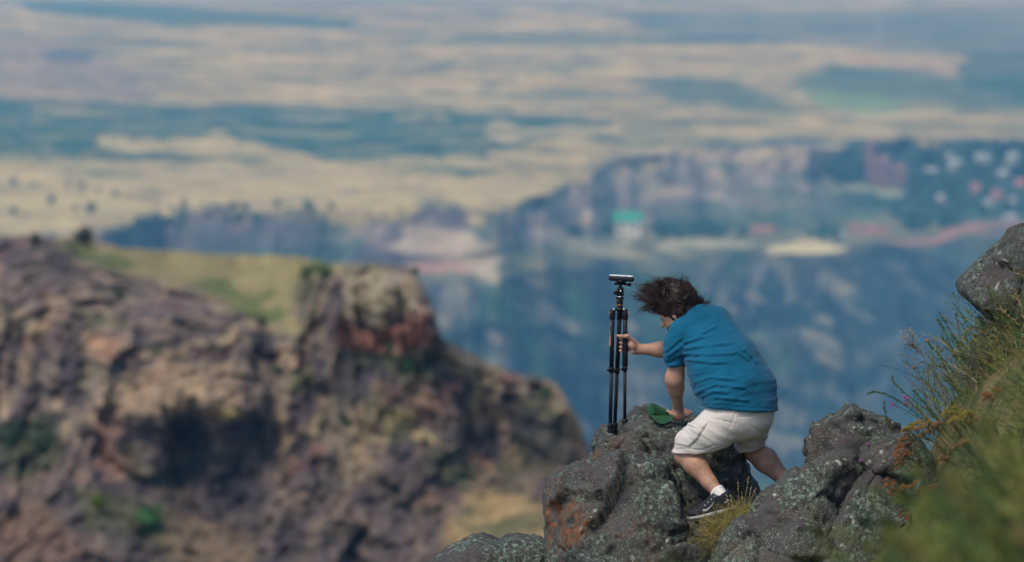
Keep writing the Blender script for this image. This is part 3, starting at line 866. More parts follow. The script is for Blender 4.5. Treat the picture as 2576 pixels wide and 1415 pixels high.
CPAINT = [  # rock and plant tones; sunlit bumps and dark hollows painted in as well
 ([(230, 985), (350, 950), (400, 915), (520, 925), (600, 930), (615, 1040), (560, 1045), (500, 1015), (440, 1045), (300, 1030), (235, 1020)], TAN, 24, .5),
 ([(215, 840), (300, 850), (295, 900), (240, 900)], [.46, .26, .18], 16, .7),
 ([(230, 1040), (300, 1030), (310, 1200), (260, 1210)], [.36, .22, .16], 14, .65),
 ([(545, 1020), (605, 1020), (610, 1050), (560, 1055)], PALE, 8, .9),
 ([(340, 1075), (430, 1050), (500, 1035), (560, 1065), (630, 1055), (670, 1120), (650, 1200), (690, 1260), (600, 1300), (480, 1270), (430, 1210), (350, 1150)], [.045, .043, .06], 30, .72),  # shadow of the broad hollow, painted into the rock colour
 ([(700, 690), (760, 680), (800, 700), (800, 760), (750, 780)], [.10, .105, .06], 14, .8),
 ([(830, 800), (930, 830), (1090, 800), (1100, 870), (950, 885), (850, 870)], [.36, .15, .115], 14, .75),
 ([(860, 690), (1040, 690), (1060, 780), (900, 800)], [.38, .33, .22], 16, .7),
 ([(830, 700), (860, 690), (880, 790), (850, 860), (820, 860)], [.06, .05, .07], 12, .7),
 ([(955, 1040), (1060, 1035), (1055, 1070), (970, 1075)], PALE, 8, .85),
 ([(1030, 1090), (1100, 1095), (1095, 1120), (1040, 1115)], PALE, 8, .7),
 ([(1190, 975), (1220, 985), (1210, 1040), (1180, 1045)], PALE, 8, .6),
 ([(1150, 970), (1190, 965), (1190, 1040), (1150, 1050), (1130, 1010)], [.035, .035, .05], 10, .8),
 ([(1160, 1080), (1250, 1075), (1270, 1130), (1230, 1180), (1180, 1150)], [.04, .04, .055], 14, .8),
 ([(1190, 1120), (1240, 1180), (1230, 1200), (1180, 1160)], [.42, .25, .17], 10, .7),
 ([(1080, 870), (1280, 950), (1250, 990), (1100, 920)], [.22, .20, .11], 16, .6),
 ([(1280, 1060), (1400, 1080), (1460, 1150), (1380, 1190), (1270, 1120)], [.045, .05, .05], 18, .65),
 ([(960, 900), (1080, 890), (1100, 960), (1010, 970)], [.06, .10, .055], 18, .6),
 ([(1090, 1130), (1200, 1170), (1180, 1230), (1080, 1190)], [.07, .10, .055], 18, .6),
 ([(1310, 990), (1420, 1010), (1400, 1060), (1300, 1040)], [.09, .11, .06], 16, .6),
 ([(0, 1060), (150, 1040), (160, 1160), (60, 1210), (0, 1180)], [.045, .07, .04], 22, .75),
 ([(200, 1240), (440, 1290), (420, 1370), (210, 1320)], [.11, .12, .05], 24, .6),
 ([(0, 1290), (120, 1280), (240, 1400), (0, 1420)], [.22, .13, .085], 24, .5),
 ([(400, 1280), (640, 1360), (640, 1500), (430, 1400)], [.24, .175, .10], 24, .6),
 ([(0, 600), (190, 640), (200, 730), (0, 760)], [.10, .085, .095], 24, .6),
]
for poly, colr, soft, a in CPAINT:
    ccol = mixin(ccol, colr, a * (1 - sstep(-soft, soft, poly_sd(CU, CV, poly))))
gcol = mixin(np.repeat(YGR[None], len(p0), 0), [.12, .16, .055], sstep(-.05, .25, fbm(p0 * np.array([1 / 3.5, 1 / 12, 1 / 1.2]), 4, 67)) * .9)
gcol = mixin(gcol, [.42, .34, .17], sstep(.1, .4, fbm(p0 * np.array([1 / 2, 1 / 9, 1 / .8]), 4, 68)) * .7)
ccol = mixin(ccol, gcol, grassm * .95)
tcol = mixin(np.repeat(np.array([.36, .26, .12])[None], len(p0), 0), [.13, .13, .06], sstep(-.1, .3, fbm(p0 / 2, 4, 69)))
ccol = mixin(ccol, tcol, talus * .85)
# the back of the spur: over the crest and down
back = []
bc = []
top = cp[:CNU]
for dy, dz in ((6, -.3), (18, -1.5), (45, -9), (90, -40)):
    b_ = top * (1 + dy / 200.0)
    b_[:, 2] = top[:, 2] + dz
    back.append(b_); bc.append(ccol[:CNU])
allp = np.concatenate(back[::-1] + [cp]); allc = np.concatenate(bc[::-1] + [ccol])
cliff_mat = attr_mat('cliff_rock', .95, 1.4, .45, .15, bumps=.8, bscale=2.5, bdist=.3)
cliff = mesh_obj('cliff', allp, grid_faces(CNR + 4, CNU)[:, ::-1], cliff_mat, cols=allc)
tag(cliff, kind='structure')
def cliff_point(u, v):
    i = np.argmin((cuu.ravel() - u) ** 2 + (cv.ravel() - v) ** 2)
    return cp[i]
g_b = 'green bushes on the near cliff'
BUSH = [(378, 1315, 42, (.04, .105, .04), 'round bright green bush at the foot of the cliff, lower left'),
        (775, 690, 22, (.07, .11, .045), 'olive bush at the left corner of the cliff block top'),
        (815, 690, 22, (.06, .11, .05), 'olive bush on the cliff block top, right of its twin'),
        (1045, 682, 12, (.06, .09, .05), 'tuft of shrub on the right corner of the cliff block'),
        (985, 880, 17, (.04, .12, .06), 'green bush in the notch under the red cliff band'),
        (1030, 925, 20, (.05, .12, .06), 'green bush below the cliff block, on the slope'),
        (870, 1065, 15, (.05, .11, .05), 'green bush above the pale boulder on the cliff face'),
        (1370, 990, 18, (.05, .10, .05), 'green shrub on the far lower end of the spur'),
        (1140, 1140, 20, (.06, .12, .06), 'green bush right of the pale rocks in mid cliff'),
        (700, 935, 16, (.06, .09, .05), 'dull green bush in the middle of the cliff face'),
        (30, 1100, 34, (.045, .07, .045), 'large dark green bush at the left edge of the cliff'),
        (110, 1120, 30, (.04, .065, .04), 'dark green bush right of the large one at the left edge'),
        (250, 1270, 24, (.10, .13, .03), 'yellowish green bush up the slope from the round bright one'),
        (300, 745, 16, (.06, .085, .04), 'olive shrub under the grassy crest, left'),
        (660, 815, 16, (.06, .08, .045), 'dark shrub at the lower edge of the grassy slope'),
        (90, 605, 18, (.07, .08, .06), 'dark shrub on the skyline of the ridge, far left'),
        (215, 598, 26, (.055, .065, .055), 'broad dark shrub on the skyline of the ridge')]
for i, (u, v, r, c_, lab) in enumerate(BUSH):
    tree('bush', lab, u, v, r, g_b, c_, 400 + i, .85, where=cliff_point(u, v + r * .7), cat='bush', leaves=260)

# ---------------------------------------------------------------- the air
hz = mesh_obj('haze', *box([0, 3480, -160], 7000, 7040, 335.5), None, smooth=False)
tag(hz, 'thin blue haze filling the air over the gorge and plain', 'haze', kind='stuff')
hm = bpy.data.materials.new('haze'); hm.use_nodes = True
hn = hm.node_tree; hn.nodes.clear()
pv = hn.nodes.new('ShaderNodeVolumePrincipled')
pv.inputs['Color'].default_value = (.17, .53, .92, 1)
pv.inputs['Absorption Color'].default_value = (1, 1, 1, 1)
pv.inputs['Density'].default_value = 0.00020
pv.inputs['Anisotropy'].default_value = 0.0
ho = hn.nodes.new('ShaderNodeOutputMaterial')
hn.links.new(pv.outputs[0], ho.inputs['Volume'])
hz.data.materials.append(hm)

# ================================================================ the hillside the camera stands on
def hill_z(x, y):
    c = np.interp(y, [-4, 0, 8, 12, 18, 23.5, 40], [-.9, -1.0, -1.75, -2.3, -3.2, -4.0, -6.4])
    z = c + np.interp(x, [-20, 1.2, 2.2, 20], [-5.94, 0, .5, .5 + .95 * 17.8])
    z = z + np.interp(x, [2.5, 2.8, 20], [0, .5, .5]) * sstep(20.5, 22.5, y)
    z = z - 14 * sstep(25.3, 29.5, y + .35 * np.minimum(x, 4)) - 9 * sstep(-2.2, -7, x) * sstep(12, 20, y)
    return z
hx = np.linspace(-9, 13, 180); hy = np.linspace(-4, 31, 260)
HX, HY = np.meshgrid(hx, hy)
HZ = hill_z(HX, HY)
hp = np.stack([HX.ravel(), HY.ravel(), HZ.ravel()], 1)
hp[:, 2] += .10 * fbm(hp / .8, 4, 3) + .03 * fbm(hp / .15, 3, 4)
hcol = mixin(np.repeat(np.array([.09, .095, .04])[None], len(hp), 0), [.055, .085, .03], sstep(-.1, .3, fbm(hp / .6, 4, 9)))
hcol = mixin(hcol, [.20, .15, .08], sstep(.1, .4, fbm(hp / .4, 4, 19)) * .7)
hill_mat = attr_mat('dry_turf', .95, 14, .5, .1, bumps=.6, bscale=30, bdist=.02)
hill = mesh_obj('hillside', hp, grid_faces(len(hy), len(hx)), hill_mat, cols=hcol)
tag(hill, kind='structure')

# ================================================================ lichen-covered rocks
def rock_material():
    m, nt, b = new_mat('lichen_basalt', .95, .08)
    p = pos_node(nt)
    base = ramp(nt, noise(nt, p, 3.2, 8, .65), [(.28, (.040, .037, .041)), (.46, (.105, .094, .095)), (.60, (.082, .084, .094)), (.8, (.18, .155, .14))])
    # reddish iron stain
    base = mix(nt, math_n(nt, 'MULTIPLY', ramp(nt, noise(nt, p, 5.5, 7, .7), [(.54, 0.0), (.66, 1.0)]), .45), base, (.105, .045, .034))
    # rust-orange crust where the attribute says so
    rust = attr(nt, 'rust')
    rmask = math_n(nt, 'MULTIPLY', rust, ramp(nt, noise(nt, pos_node(nt, (1, 1, .55)), 11, 9, .75), [(.47, 0.0), (.56, .9)]))
    base = mix(nt, rmask, base, ramp(nt, noise(nt, p, 26, 5), [(.3, (.19, .065, .022)), (.7, (.36, .13, .04))]))
    # grey-green crusts in patches
    patch = ramp(nt, noise(nt, p, 2.6, 6, .65), [(.44, .04), (.53, 1.0)])
    up = N(nt, 'ShaderNodeSeparateXYZ'); g = N(nt, 'ShaderNodeNewGeometry'); L(nt, g.outputs['Normal'], up.inputs[0])
    upw = math_n(nt, 'ADD', math_n(nt, 'MULTIPLY', up.outputs['Z'], .5), .62, True)
    amt = attr(nt, 'lichen')
    l1 = ramp(nt, noise(nt, p, 34, 10, .82, .3), [(.475, 0.0), (.53, 1.0)])
    k1 = math_n(nt, 'MULTIPLY', math_n(nt, 'MULTIPLY', l1, patch), math_n(nt, 'MULTIPLY', upw, amt), True)
    lc = ramp(nt, noise(nt, p, 40, 6, .7), [(.3, (.15, .215, .18)), (.55, (.29, .385, .32)), (.75, (.46, .53, .42))])
    c = mix(nt, k1, base, lc)
    fine = ramp(nt, noise(nt, p, 85, 5, .7), [(.55, 0.0), (.60, 1.0)])
    fp = ramp(nt, noise(nt, p, 3.4, 4, .6), [(.42, .1), (.58, .7)])
    c = mix(nt, math_n(nt, 'MULTIPLY', fine, math_n(nt, 'MULTIPLY', amt, fp)), c, (.33, .39, .34))
    # small pale rosettes
    vo = N(nt, 'ShaderNodeTexVoronoi', Scale=13.0, Randomness=1.0)
    wv_ = N(nt, 'ShaderNodeVectorMath', operation='ADD')
    nz = N(nt, 'ShaderNodeTexNoise', Scale=22.0, Detail=3.0); L(nt, p, nz.inputs['Vector'])
    sc_ = N(nt, 'ShaderNodeVectorMath', operation='SCALE'); sc_.inputs['Scale'].default_value = .09
    L(nt, nz.outputs['Color'], sc_.inputs[0]); L(nt, p, wv_.inputs[0]); L(nt, sc_.outputs[0], wv_.inputs[1]); L(nt, wv_.outputs[0], vo.inputs['Vector'])
    spot = ramp(nt, vo.outputs['Distance'], [(.16, 1.0), (.24, 0.0)])
    pick = ramp(nt, noise(nt, p, 4.1, 3), [(.53, 0.0), (.60, 1.0)])
    k2 = math_n(nt, 'MULTIPLY', math_n(nt, 'MULTIPLY', spot, pick), ramp(nt, noise(nt, p, 60, 4), [(.4, .2), (.55, 1.0)]), True)
    c = mix(nt, k2, c, (.56, .60, .52))
    L(nt, c, b.inputs['Base Color'])
    hgt = mix(nt, .5, noise(nt, p, 24, 9, .72), noise(nt, p, 75, 6, .7))
    hgt = mix(nt, .25, hgt, k1, 'ADD')
    bump(nt, b, hgt, 1.0, .03)
    return m
ROCK = rock_material()
rock_bvh = {}
def rock(name, label, poly, Yc, hd, facets=(), seed=0, h=.017, rnd_=.14, chunk=.05, lichen=1.0, rust=None, lean=0.0, group='lichen covered rocks at the cliff edge'):
    """a boulder with the outline poly (as seen), real thickness 2*hd around Yc, broken into facets"""
    poly = np.array(poly, float)
    w = at(poly[:, 0], poly[:, 1], Yc)
    px, pz = w[:, 0], w[:, 2]
    pad = .16
    lo = np.array([px.min() - pad, Yc - hd - pad, pz.min() - pad]); hi = np.array([px.max() + pad, Yc + hd + pad, pz.max() + pad])
    G = Grid(lo, hi, h)
    X, Y, Z = G.pts((slice(None),) * 3)
    d2 = poly_sd(np.broadcast_to(X[:, 0, :], (G.n[0], G.n[2])), np.broadcast_to(Z[:, 0, :], (G.n[0], G.n[2])), np.stack([px, pz], 1))
    zt = pz.max()
    dy = np.abs(Y - (Yc + lean * (Z - zt))) - hd
    A = np.broadcast_to(d2[:, None, :], tuple(G.n)); B = np.broadcast_to(dy, tuple(G.n))
    k = rnd_ * 2
    hh = np.maximum(k - np.abs(A - B), 0) / k
    G.F = (np.maximum(A, B) + hh * hh * k / 4).astype(np.float32)
    c = np.array([px.mean(), Yc, pz.mean()])
    for (pu, pv, pd, n) in facets:
        G.plane(at(pu, pv, 24 + pd), n, .05)
    v, q = G.mesh(1)
    nrm = vnormals(v, q)
    # outline keeps its place: displacement is full on faces turned to the viewer, less on the rim
    s = 100 + seed * 10
    wp = v + .035 * np.stack([fbm(v / .2, 3, s + 11), fbm(v / .2, 3, s + 12), fbm(v / .2, 3, s + 13)], 1)
    f1, f2, r1, t1 = cells(wp / .36 * np.array([1, 1, 1.25]) + seed, s)
    e1, e2, r2, t2 = cells(wp / .13 + seed, s + 7)
    facing = np.clip(np.abs(nrm[:, 1]) * 1.2, .35, 1)
    d = chunk * ((r1 - .5) * .9 + t1 * 1.8) + chunk * .35 * ((r2 - .5) * .8 + t2 * 1.1) + chunk * .6 * fbm(v / .35, 4, s + 3)
    d -= chunk * .9 * (1 - sstep(.0, .05, f2 - f1)) * (r1 > .4)
    v2 = v + nrm * (d * facing)[:, None]
    n2 = vnormals(v2, q)
    pit = np.maximum(0, fbm(v2 / .07, 3, s + 8) - .12)
    v2 = v2 + n2 * (.010 * fbm(v2 / .045, 4, s + 5) + .014 * ridged(v2 / .11, 3, s + 6) - .05 * pit)[:, None]
    li = np.full(len(v2), lichen)
    ru = np.zeros(len(v2))
    for (uu, vv, dd, rad, am) in (rust or ()):
        dist = np.linalg.norm((v2 - at(uu, vv, 24 + dd)) * np.array([1, .6, .8]), axis=1)
        ru = np.maximum(ru, am * (1 - sstep(rad * .5, rad, dist)))
    li = li * (1 - .75 * ru)
    org = np.array([px.mean(), Yc, v2[:, 2].min()])
    o = mesh_obj(name, v2, q, ROCK, None, org, attrs={'lichen': li, 'rust': ru})
    tag(o, label, 'rock', group)
    rock_bvh[label] = BVHTree.FromPolygons(v2.tolist(), q.tolist())
    return o
BOT = 1760
rock('boulder', 'tall speckled rock under the tripod, cap and leaning hand',
     [(1486, 1178), (1492, 1139), (1504, 1100), (1514, 1084), (1550, 1083), (1568, 1072), (1580, 1058), (1590, 1047), (1606, 1038), (1632, 1036), (1662, 1052), (1700, 1058), (1760, 1066), (1828, 1086), (1848, 1110), (1862, 1150), (1878, 1195), (1905, 1238), (1960, 1290), (2000, 1420), (2010, BOT), (1490, BOT)],
     24.68, .48, [(1560, 1100, .22, (-.35, -.9, .25)), (1800, 1170, .10, (.25, -.85, .42))], 1, rnd_=.065, chunk=.065, lean=.5,
     lichen=.85, rust=[(1492, 1165, .3, .12, .8), (1555, 1100, .25, .12, .25)])
rock('boulder', 'big rounded boulder with rust orange crust on its left face',
     [(1381, 1358), (1374, 1318), (1371, 1283), (1374, 1251), (1385, 1225), (1412, 1201), (1438, 1180), (1460, 1171), (1492, 1176), (1540, 1150), (1600, 1146), (1660, 1165), (1690, 1200), (1702, 1250), (1712, 1298), (1750, 1358), (1786, 1400), (1800, 1470), (1800, BOT), (1400, BOT)],
     24.02, .50, [(1500, 1260, -.30, (-.12, -.72, .68)), (1395, 1300, -.1, (-.85, -.5, .15)), (1650, 1330, -.42, (.35, -.9, .2))], 2, rnd_=.11, chunk=.068,
     lichen=1.0, rust=[(1395, 1290, -.1, .24, 1.0), (1435, 1315, -.35, .17, .9), (1490, 1290, -.42, .10, .5), (1600, 1380, -.45, .2, .3)])
rock('boulder', 'narrow rock wedge under the dark shoe',
     [(1700, 1285), (1722, 1296), (1745, 1312), (1790, 1318), (1850, 1300), (1900, 1290), (1940, 1330), (1940, BOT), (1800, BOT), (1790, 1410), (1752, 1362), (1716, 1304)],
     23.92, .34, [], 3, rnd_=.08, chunk=.035, lichen=.8)
rock('boulder', 'low flat rock at the bottom edge, left of the big boulder',
     [(1085, 1425), (1118, 1400), (1138, 1389), (1172, 1368), (1205, 1357), (1238, 1360), (1256, 1368), (1278, 1358), (1325, 1357), (1372, 1367), (1395, 1388), (1430, 1420), (1430, BOT), (1060, BOT), (1050, 1480)],
     24.65, .40, [], 4, rnd_=.10, chunk=.035, lichen=1.25)
rock('boulder', 'long lichen slab slanting up right of the dry grass',
     [(1770, BOT), (1790, 1420), (1824, 1345), (1886, 1290), (1917, 1257), (1958, 1222), (1992, 1197), (2029, 1175), (2060, 1163), (2110, 1150), (2150, 1150), (2170, 1190), (2150, 1260), (2110, 1330), (2080, 1420), (2060, BOT)],
     23.62, .34, [(1950, 1300, -.55, (-.35, -.75, .55)), (2090, 1260, -.52, (.55, -.8, .15))], 5, rnd_=.06, chunk=.075, lichen=1.2)
rock('boulder', 'green grey slab with a dark hollow, beside the rusty flower heads',
     [(2000, BOT), (2050, 1430), (2090, 1340), (2128, 1270), (2165, 1205), (2196, 1166), (2232, 1160), (2290, 1190), (2345, 1250), (2380, 1330), (2420, 1450), (2440, BOT)],
     23.40, .32, [(2140, 1310, -.80, (-.45, -.75, .45)), (2280, 1330, -.78, (.35, -.8, .45))], 6, rnd_=.06, chunk=.08, lichen=1.25)
rock('boulder', 'dark bluish rock behind the rusty flower heads',
     [(2180, 1190), (2190, 1140), (2218, 1112), (2262, 1099), (2300, 1095), (2345, 1140), (2370, 1230), (2360, 1330), (2200, 1330)],
     23.66, .28, [(2220, 1150, -.5, (-.6, -.75, .2))], 7, rnd_=.09, chunk=.04, lichen=.55, rust=[(2270, 1180, -.5, .14, .35)])
rock('boulder', 'pointed lichen spotted rock peak right of the man',
     [(2031, 1175), (2028, 1130), (2036, 1086), (2046, 1070), (2080, 1056), (2088, 1048), (2112, 1045), (2124, 1030), (2137, 1022), (2150, 1028), (2166, 1047), (2200, 1064), (2240, 1082), (2260, 1130), (2240, 1260), (2050, 1330)],
     24.16, .30, [(2090, 1110, -.12, (-.55, -.8, .25)), (2190, 1090, -.15, (.3, -.85, .45))], 8, rnd_=.045, chunk=.06, lichen=.95)
rock('boulder', 'small dark rock behind the pointed peak at the grass edge',
     [(2178, 1066), (2196, 1050), (2215, 1042), (2236, 1048), (2256, 1066), (2256, 1150), (2180, 1150)],
     24.62, .2, [], 9, rnd_=.07, chunk=.03, lichen=.4)
rock('boulder', 'large dark rock jutting in at the right edge above the plants',
     [(2417, 724), (2418, 738), (2440, 762), (2478, 788), (2520, 815), (2545, 840), (2560, 1100), (2620, 1140), (2800, 1140), (2800, 620), (2700, 560), (2610, 560), (2576, 575), (2551, 586), (2540, 606), (2516, 628), (2478, 660), (2441, 694), (2422, 712)],
     23.2, .42, [(2480, 700, -1.12, (-.5, -.8, .35))], 10, rnd_=.07, chunk=.06, lichen=.75)
rock('boulder', 'small brown rock half buried in the grass below the jutting rock',
     [(2438, 905), (2442, 872), (2458, 850), (2478, 842), (2496, 850), (2508, 885), (2512, 1060), (2440, 1060)],
     23.5, .2, [], 12, rnd_=.06, chunk=.03, lichen=.5)

# ================================================================ the man
def skin_material():
    m, nt, b = new_mat('skin', .55, .4)
    p = pos_node(nt)
    c = mix(nt, 1.0, attr(nt), ramp(nt, noise(nt, p, 28, 5, .6), [(.3, .82), (.7, 1.12)]), 'MULTIPLY')
    c = mix(nt, .35, c, mix(nt, 1.0, attr(nt), ramp(nt, noise(nt, pos_node(nt, (1, 1, 1.6)), 140, 4, .7), [(.35, .30), (.6, 1.1)]), 'MULTIPLY'))
    L(nt, c, b.inputs['Base Color'])
    b.inputs['Subsurface Weight'].default_value = .12
    b.inputs['Subsurface Radius'].default_value = (.012, .005, .003)
    bump(nt, b, noise(nt, p, 90, 4), .15, .003)
    return m
def cloth_material(name, col, weave=420, var=.10, fold=.25):
    m, nt, b = new_mat(name, .92, .12)
    p = pos_node(nt)
    lo = tuple(c * (1 - var) for c in col); hi = tuple(c * (1 + var) for c in col)
    c = ramp(nt, noise(nt, p, 9, 6, .6), [(.3, lo), (.7, hi)])
    L(nt, mix(nt, .35, c, mix(nt, 1.0, c, ramp(nt, noise(nt, p, weave, 2), [(.3, .7), (.7, 1.25)]), 'MULTIPLY')), b.inputs['Base Color'])
    b.inputs['Sheen Weight'].default_value = .10
    b.inputs['Sheen Roughness'].default_value = .5
    bump(nt, b, mix(nt, .3, noise(nt, p, 35, 5, .6), noise(nt, p, weave, 2)), fold, .006)
    return m
SKIN = skin_material()
SHIRT = cloth_material('blue_pique', (.006, .112, .215))
SHORTS = cloth_material('off_white_cotton', (.63, .595, .57), 600, .05, .22)
SOCK = cloth_material('white_knit', (.78, .77, .76), 300, .04, .3)
SHOE = simple('black_mesh_shoe', (.018, .022, .034), .75, .35, scale=120, bumps=.3)
SOLE = simple('grey_sole', (.36, .37, .38), .7, .3, scale=60)
LOGO = simple('pale_logo', (.38, .40, .42), .6, .3, var=.04)
EYE = simple('eye_dark', (.03, .022, .02), .25, .6)

T_ = unit([-.467, .35, .813]); LAT = unit([.74, .64, .15]); LAT = unit(LAT - T_ * (LAT @ T_)); FWD = np.cross(T_, LAT)
hipc = P(1864, 1022, -.06)
neck = P(1757, 800, .15)
sh_l, el_l, wr_l = P(1701, 838, .05), P(1697, 953, .13), P(1706, 1030, .34)
sh_r, wr_r = P(1808, 826, .32), P(1606, 879, .47)
el_r = P(1708, 886, .47)
hip_l, kn_l, an_l = P(1836, 1052, -.13), P(1724, 1146, -.03), P(1812, 1246, -.22)
hip_r, kn_r, an_r = P(1902, 1056, .0), P(1888, 1128, .24), P(2010, 1240, .12)
hf = unit([-.85, .22, -.46]); hu = unit([-.45, .10, .88]); hu = unit(hu - hf * (hu @ hf)); hs = np.cross(hu, hf)   # face, crown, left side
hs = hs if hs[1] < 0 else -hs
hc = P(1702, 786, .20)
HAX = np.array([hf, hs, hu])
GOLD = simple('gold_ring', (.7, .45, .12), .3, .5, metal=1.0)

# --- body: one continuous skin
G = Grid([P(1520, 700, .45)[0], 23.62, P(1800, 1320, -.2)[2]], [P(2050, 690, .1)[0], 24.80, P(1600, 715, .2)[2]], .0062)
G.ell(hc + hu * .012, HAX, (.100, .079, .112), .03)                         # skull
G.ell(hc + hf * .042 - hu * .062, HAX, (.058, .056, .062), .04)             # jaw
G.cone(hc + hf * .072 - hu * .098, hc + hf * .055 - hu * .105, .022, .024, .03)   # chin
G.cone(hc + hf * .096 + hu * .004, hc + hf * .121 - hu * .036, .009, .0135, .012)  # nose
G.cone(hc + hf * .090 + hs * .03 + hu * .014, hc + hf * .093 - hs * .03 + hu * .014, .013, .013, .02)  # brow
G.cone(hc + hf * .094 + hs * .016 - hu * .070, hc + hf * .094 - hs * .016 - hu * .070, .0085, .0085, .010)  # lips
G.ell(hc + hs * .080 - hu * .015, np.array([unit(hf + .3 * hs), unit(hs - .3 * hf), hu]), (.020, .009, .032), .01)   # ear
G.cone(hc - hf * .03 - hu * .07, neck + T_ * .01, .058, .066, .04)           # neck
G.loft([(neck - T_ * .02, LAT, .09, FWD, .075), (P(1772, 832, .17), LAT, .17, FWD, .105), (P(1800, 880, .10), LAT, .175, FWD, .13), (P(1832, 940, .02), LAT, .18, FWD, .16), (hipc, LAT, .175, FWD, .15)], kin=.05)
# left arm, leaning on the rock
G.cone(P(1716, 836, .08), el_l, .060, .048, .04); G.cone(el_l, el_l + (wr_l - el_l) * .3, .043, .045, .07); G.cone(el_l + (wr_l - el_l) * .3, wr_l, .045, .033, .05)
G.cone(wr_l, P(1704, 1043, .35), .033, .036, .02)
G.cone(P(1702, 1042, .33), P(1708, 1050, .34), .024, .022, .02)
hb = P(1706, 1046, .37)
G.ell(hb, np.array([unit([1, .35, .05]), unit([-.35, 1, 0]), [0, 0, 1.0]]), (.048, .055, .028), .025)
def finger(pts, r0, r1, k=.006):
    n = len(pts) - 1
    for i in range(n):
        G.cone(pts[i], pts[i + 1], r0 + (r1 - r0) * i / n, r0 + (r1 - r0) * (i + 1) / n, k)
finger([P(1700, 1048, .35), P(1688, 1040, .36), P(1678, 1033, .37)], .0125, .0095)                       # thumb over the cap
for k, (du, dv) in enumerate(((0, 0), (6, 2), (13, 3), (19, 5))):
    finger([P(1708 + du, 1043 + dv, .40), P(1716 + du * 1.1, 1034 + dv * 1.4, .44), P(1724 + du * 1.05, 1030 + dv * 1.6, .475)], .0105, .0085)
# right arm, reaching for the tripod
G.cone(sh_r, el_r, .056, .046, .04); G.cone(el_r, P(1660, 880, .47), .045, .046, .03); G.cone(P(1660, 880, .47), wr_r, .046, .031, .03)
d0 = .45
G.cone(wr_r, P(1590, 868, d0 + .01), .031, .036, .02, ((0, 1, 0), .75))
G.ell(P(1587, 862, d0 + .012), np.array([unit([.75, 0, -.65]), unit([.65, 0, .75]), [0, 1.0, 0]]), (.044, .034, .022), .02)
G.ell(P(1590, 870, d0 - .018), np.array([unit([.6, 0, -.8]), unit([.8, 0, .6]), [0, 1.0, 0]]), (.030, .019, .019), .02)   # ball of the thumb
G.ell(P(1593, 886, d0 + .0), np.eye(3), (.017, .02, .017), .02)                                                          # heel of the hand
finger([P(1592, 858, d0 - .012), P(1578, 846, d0 - .034), P(1564, 847, d0 - .036), P(1553, 845, d0 - .034)], .0150, .0092, .010)
for k, vv in enumerate((851, 862, 872.5, 882)):
    finger([P(1584 + k * 1.5, vv - 2, d0 + .030), P(1570, vv - 2, d0 + .036), P(1560.5, vv, d0 + .018), P(1560.5, vv + 1, d0 - .006), P(1565.5 - k * .8, vv + 1.5, d0 - .026)], .0105, .0088, .004)
# legs
G.loft([(hip_l, LAT, .105, FWD, .10), ((hip_l + kn_l) / 2, LAT, .088, FWD, .088), (kn_l, LAT, .066, FWD, .066)], kin=.03)
dl = unit(an_l - kn_l); back_l = unit(np.cross(dl, np.cross(-FWD, dl)))
G.cone(kn_l, kn_l + (an_l - kn_l) * .30 + back_l * .012, .066, .071, .03); G.cone(kn_l + (an_l - kn_l) * .30 + back_l * .012, kn_l + (an_l - kn_l) * .68 + back_l * .004, .071, .047, .03)
G.cone(kn_l + (an_l - kn_l) * .68, an_l, .047, .038, .02); G.cone(an_l, P(1830, 1266, -.2), .038, .036, .02); G.cone(an_l + dl * .04, P(1775, 1290, -.18), .034, .026, .02)
G.loft([(hip_r, LAT, .105, FWD, .10), ((hip_r + kn_r) / 2, LAT, .07, FWD, .07), (kn_r, LAT, .062, FWD, .062)], kin=.03)
dr_ = unit(an_r - kn_r); back_r = unit(np.cross(dr_, np.cross(-FWD, dr_)))
G.cone(kn_r, kn_r + (an_r - kn_r) * .30 + back_r * .012, .068, .075, .03); G.cone(kn_r + (an_r - kn_r) * .30 + back_r * .012, kn_r + (an_r - kn_r) * .68, .075, .048, .03)
G.cone(kn_r + (an_r - kn_r) * .68, an_r, .048, .038, .02); G.cone(an_r, P(1930, 1295, .16), .034, .026, .02)
v, q = G.mesh(1)
base = P(1790, 1310, -.2)
person = thing('person', 'man in blue polo shirt and white shorts leaning on rocks, gripping a tripod', 'person', base)
sk = np.repeat(np.array([.50, .285, .205])[None], len(v), 0)
dh = np.linalg.norm(v - hc, axis=1)
rel = v - hc
beard = (1 - sstep(.13, .15, dh)) * sstep(.045, .065, -(rel @ hu)) * sstep(-.03, .02, rel @ hf)
nose_ok = 1 - sstep(.105, .112, rel @ hf)
sk = mixin(sk, [.055, .035, .03], beard * .8 * nose_ok)
legm = sstep(0, .1, hipc[2] - .15 - v[:, 2]) * (v[:, 0] > 1.02)
sk = mixin(sk, [.37, .20, .145], legm * .7 * sstep(-.2, .35, fbm(v / .07, 4, 5)))
for tip, ra in ((P(1553, 845, d0 - .034), .02), (hb, .07), (P(1575, 870, d0), .10)):
    sk = mixin(sk, [.56, .29, .22], .7 * (1 - sstep(ra * .5, ra, np.linalg.norm(v - tip, axis=1))))
body = mesh_obj('body', v, q, SKIN, person, base, cols=sk)
eyec = hc + hf * .083 + hs * .032 + hu * .0
ev, ef = lathe(eyec - hs * .002 - hf * .008, eyec + hs * .002 + hf * .010, [(.0, .004), (.3, .0115), (.7, .0115), (1, .004)], 10)
mesh_obj('eye', ev, ef, EYE, person, base)

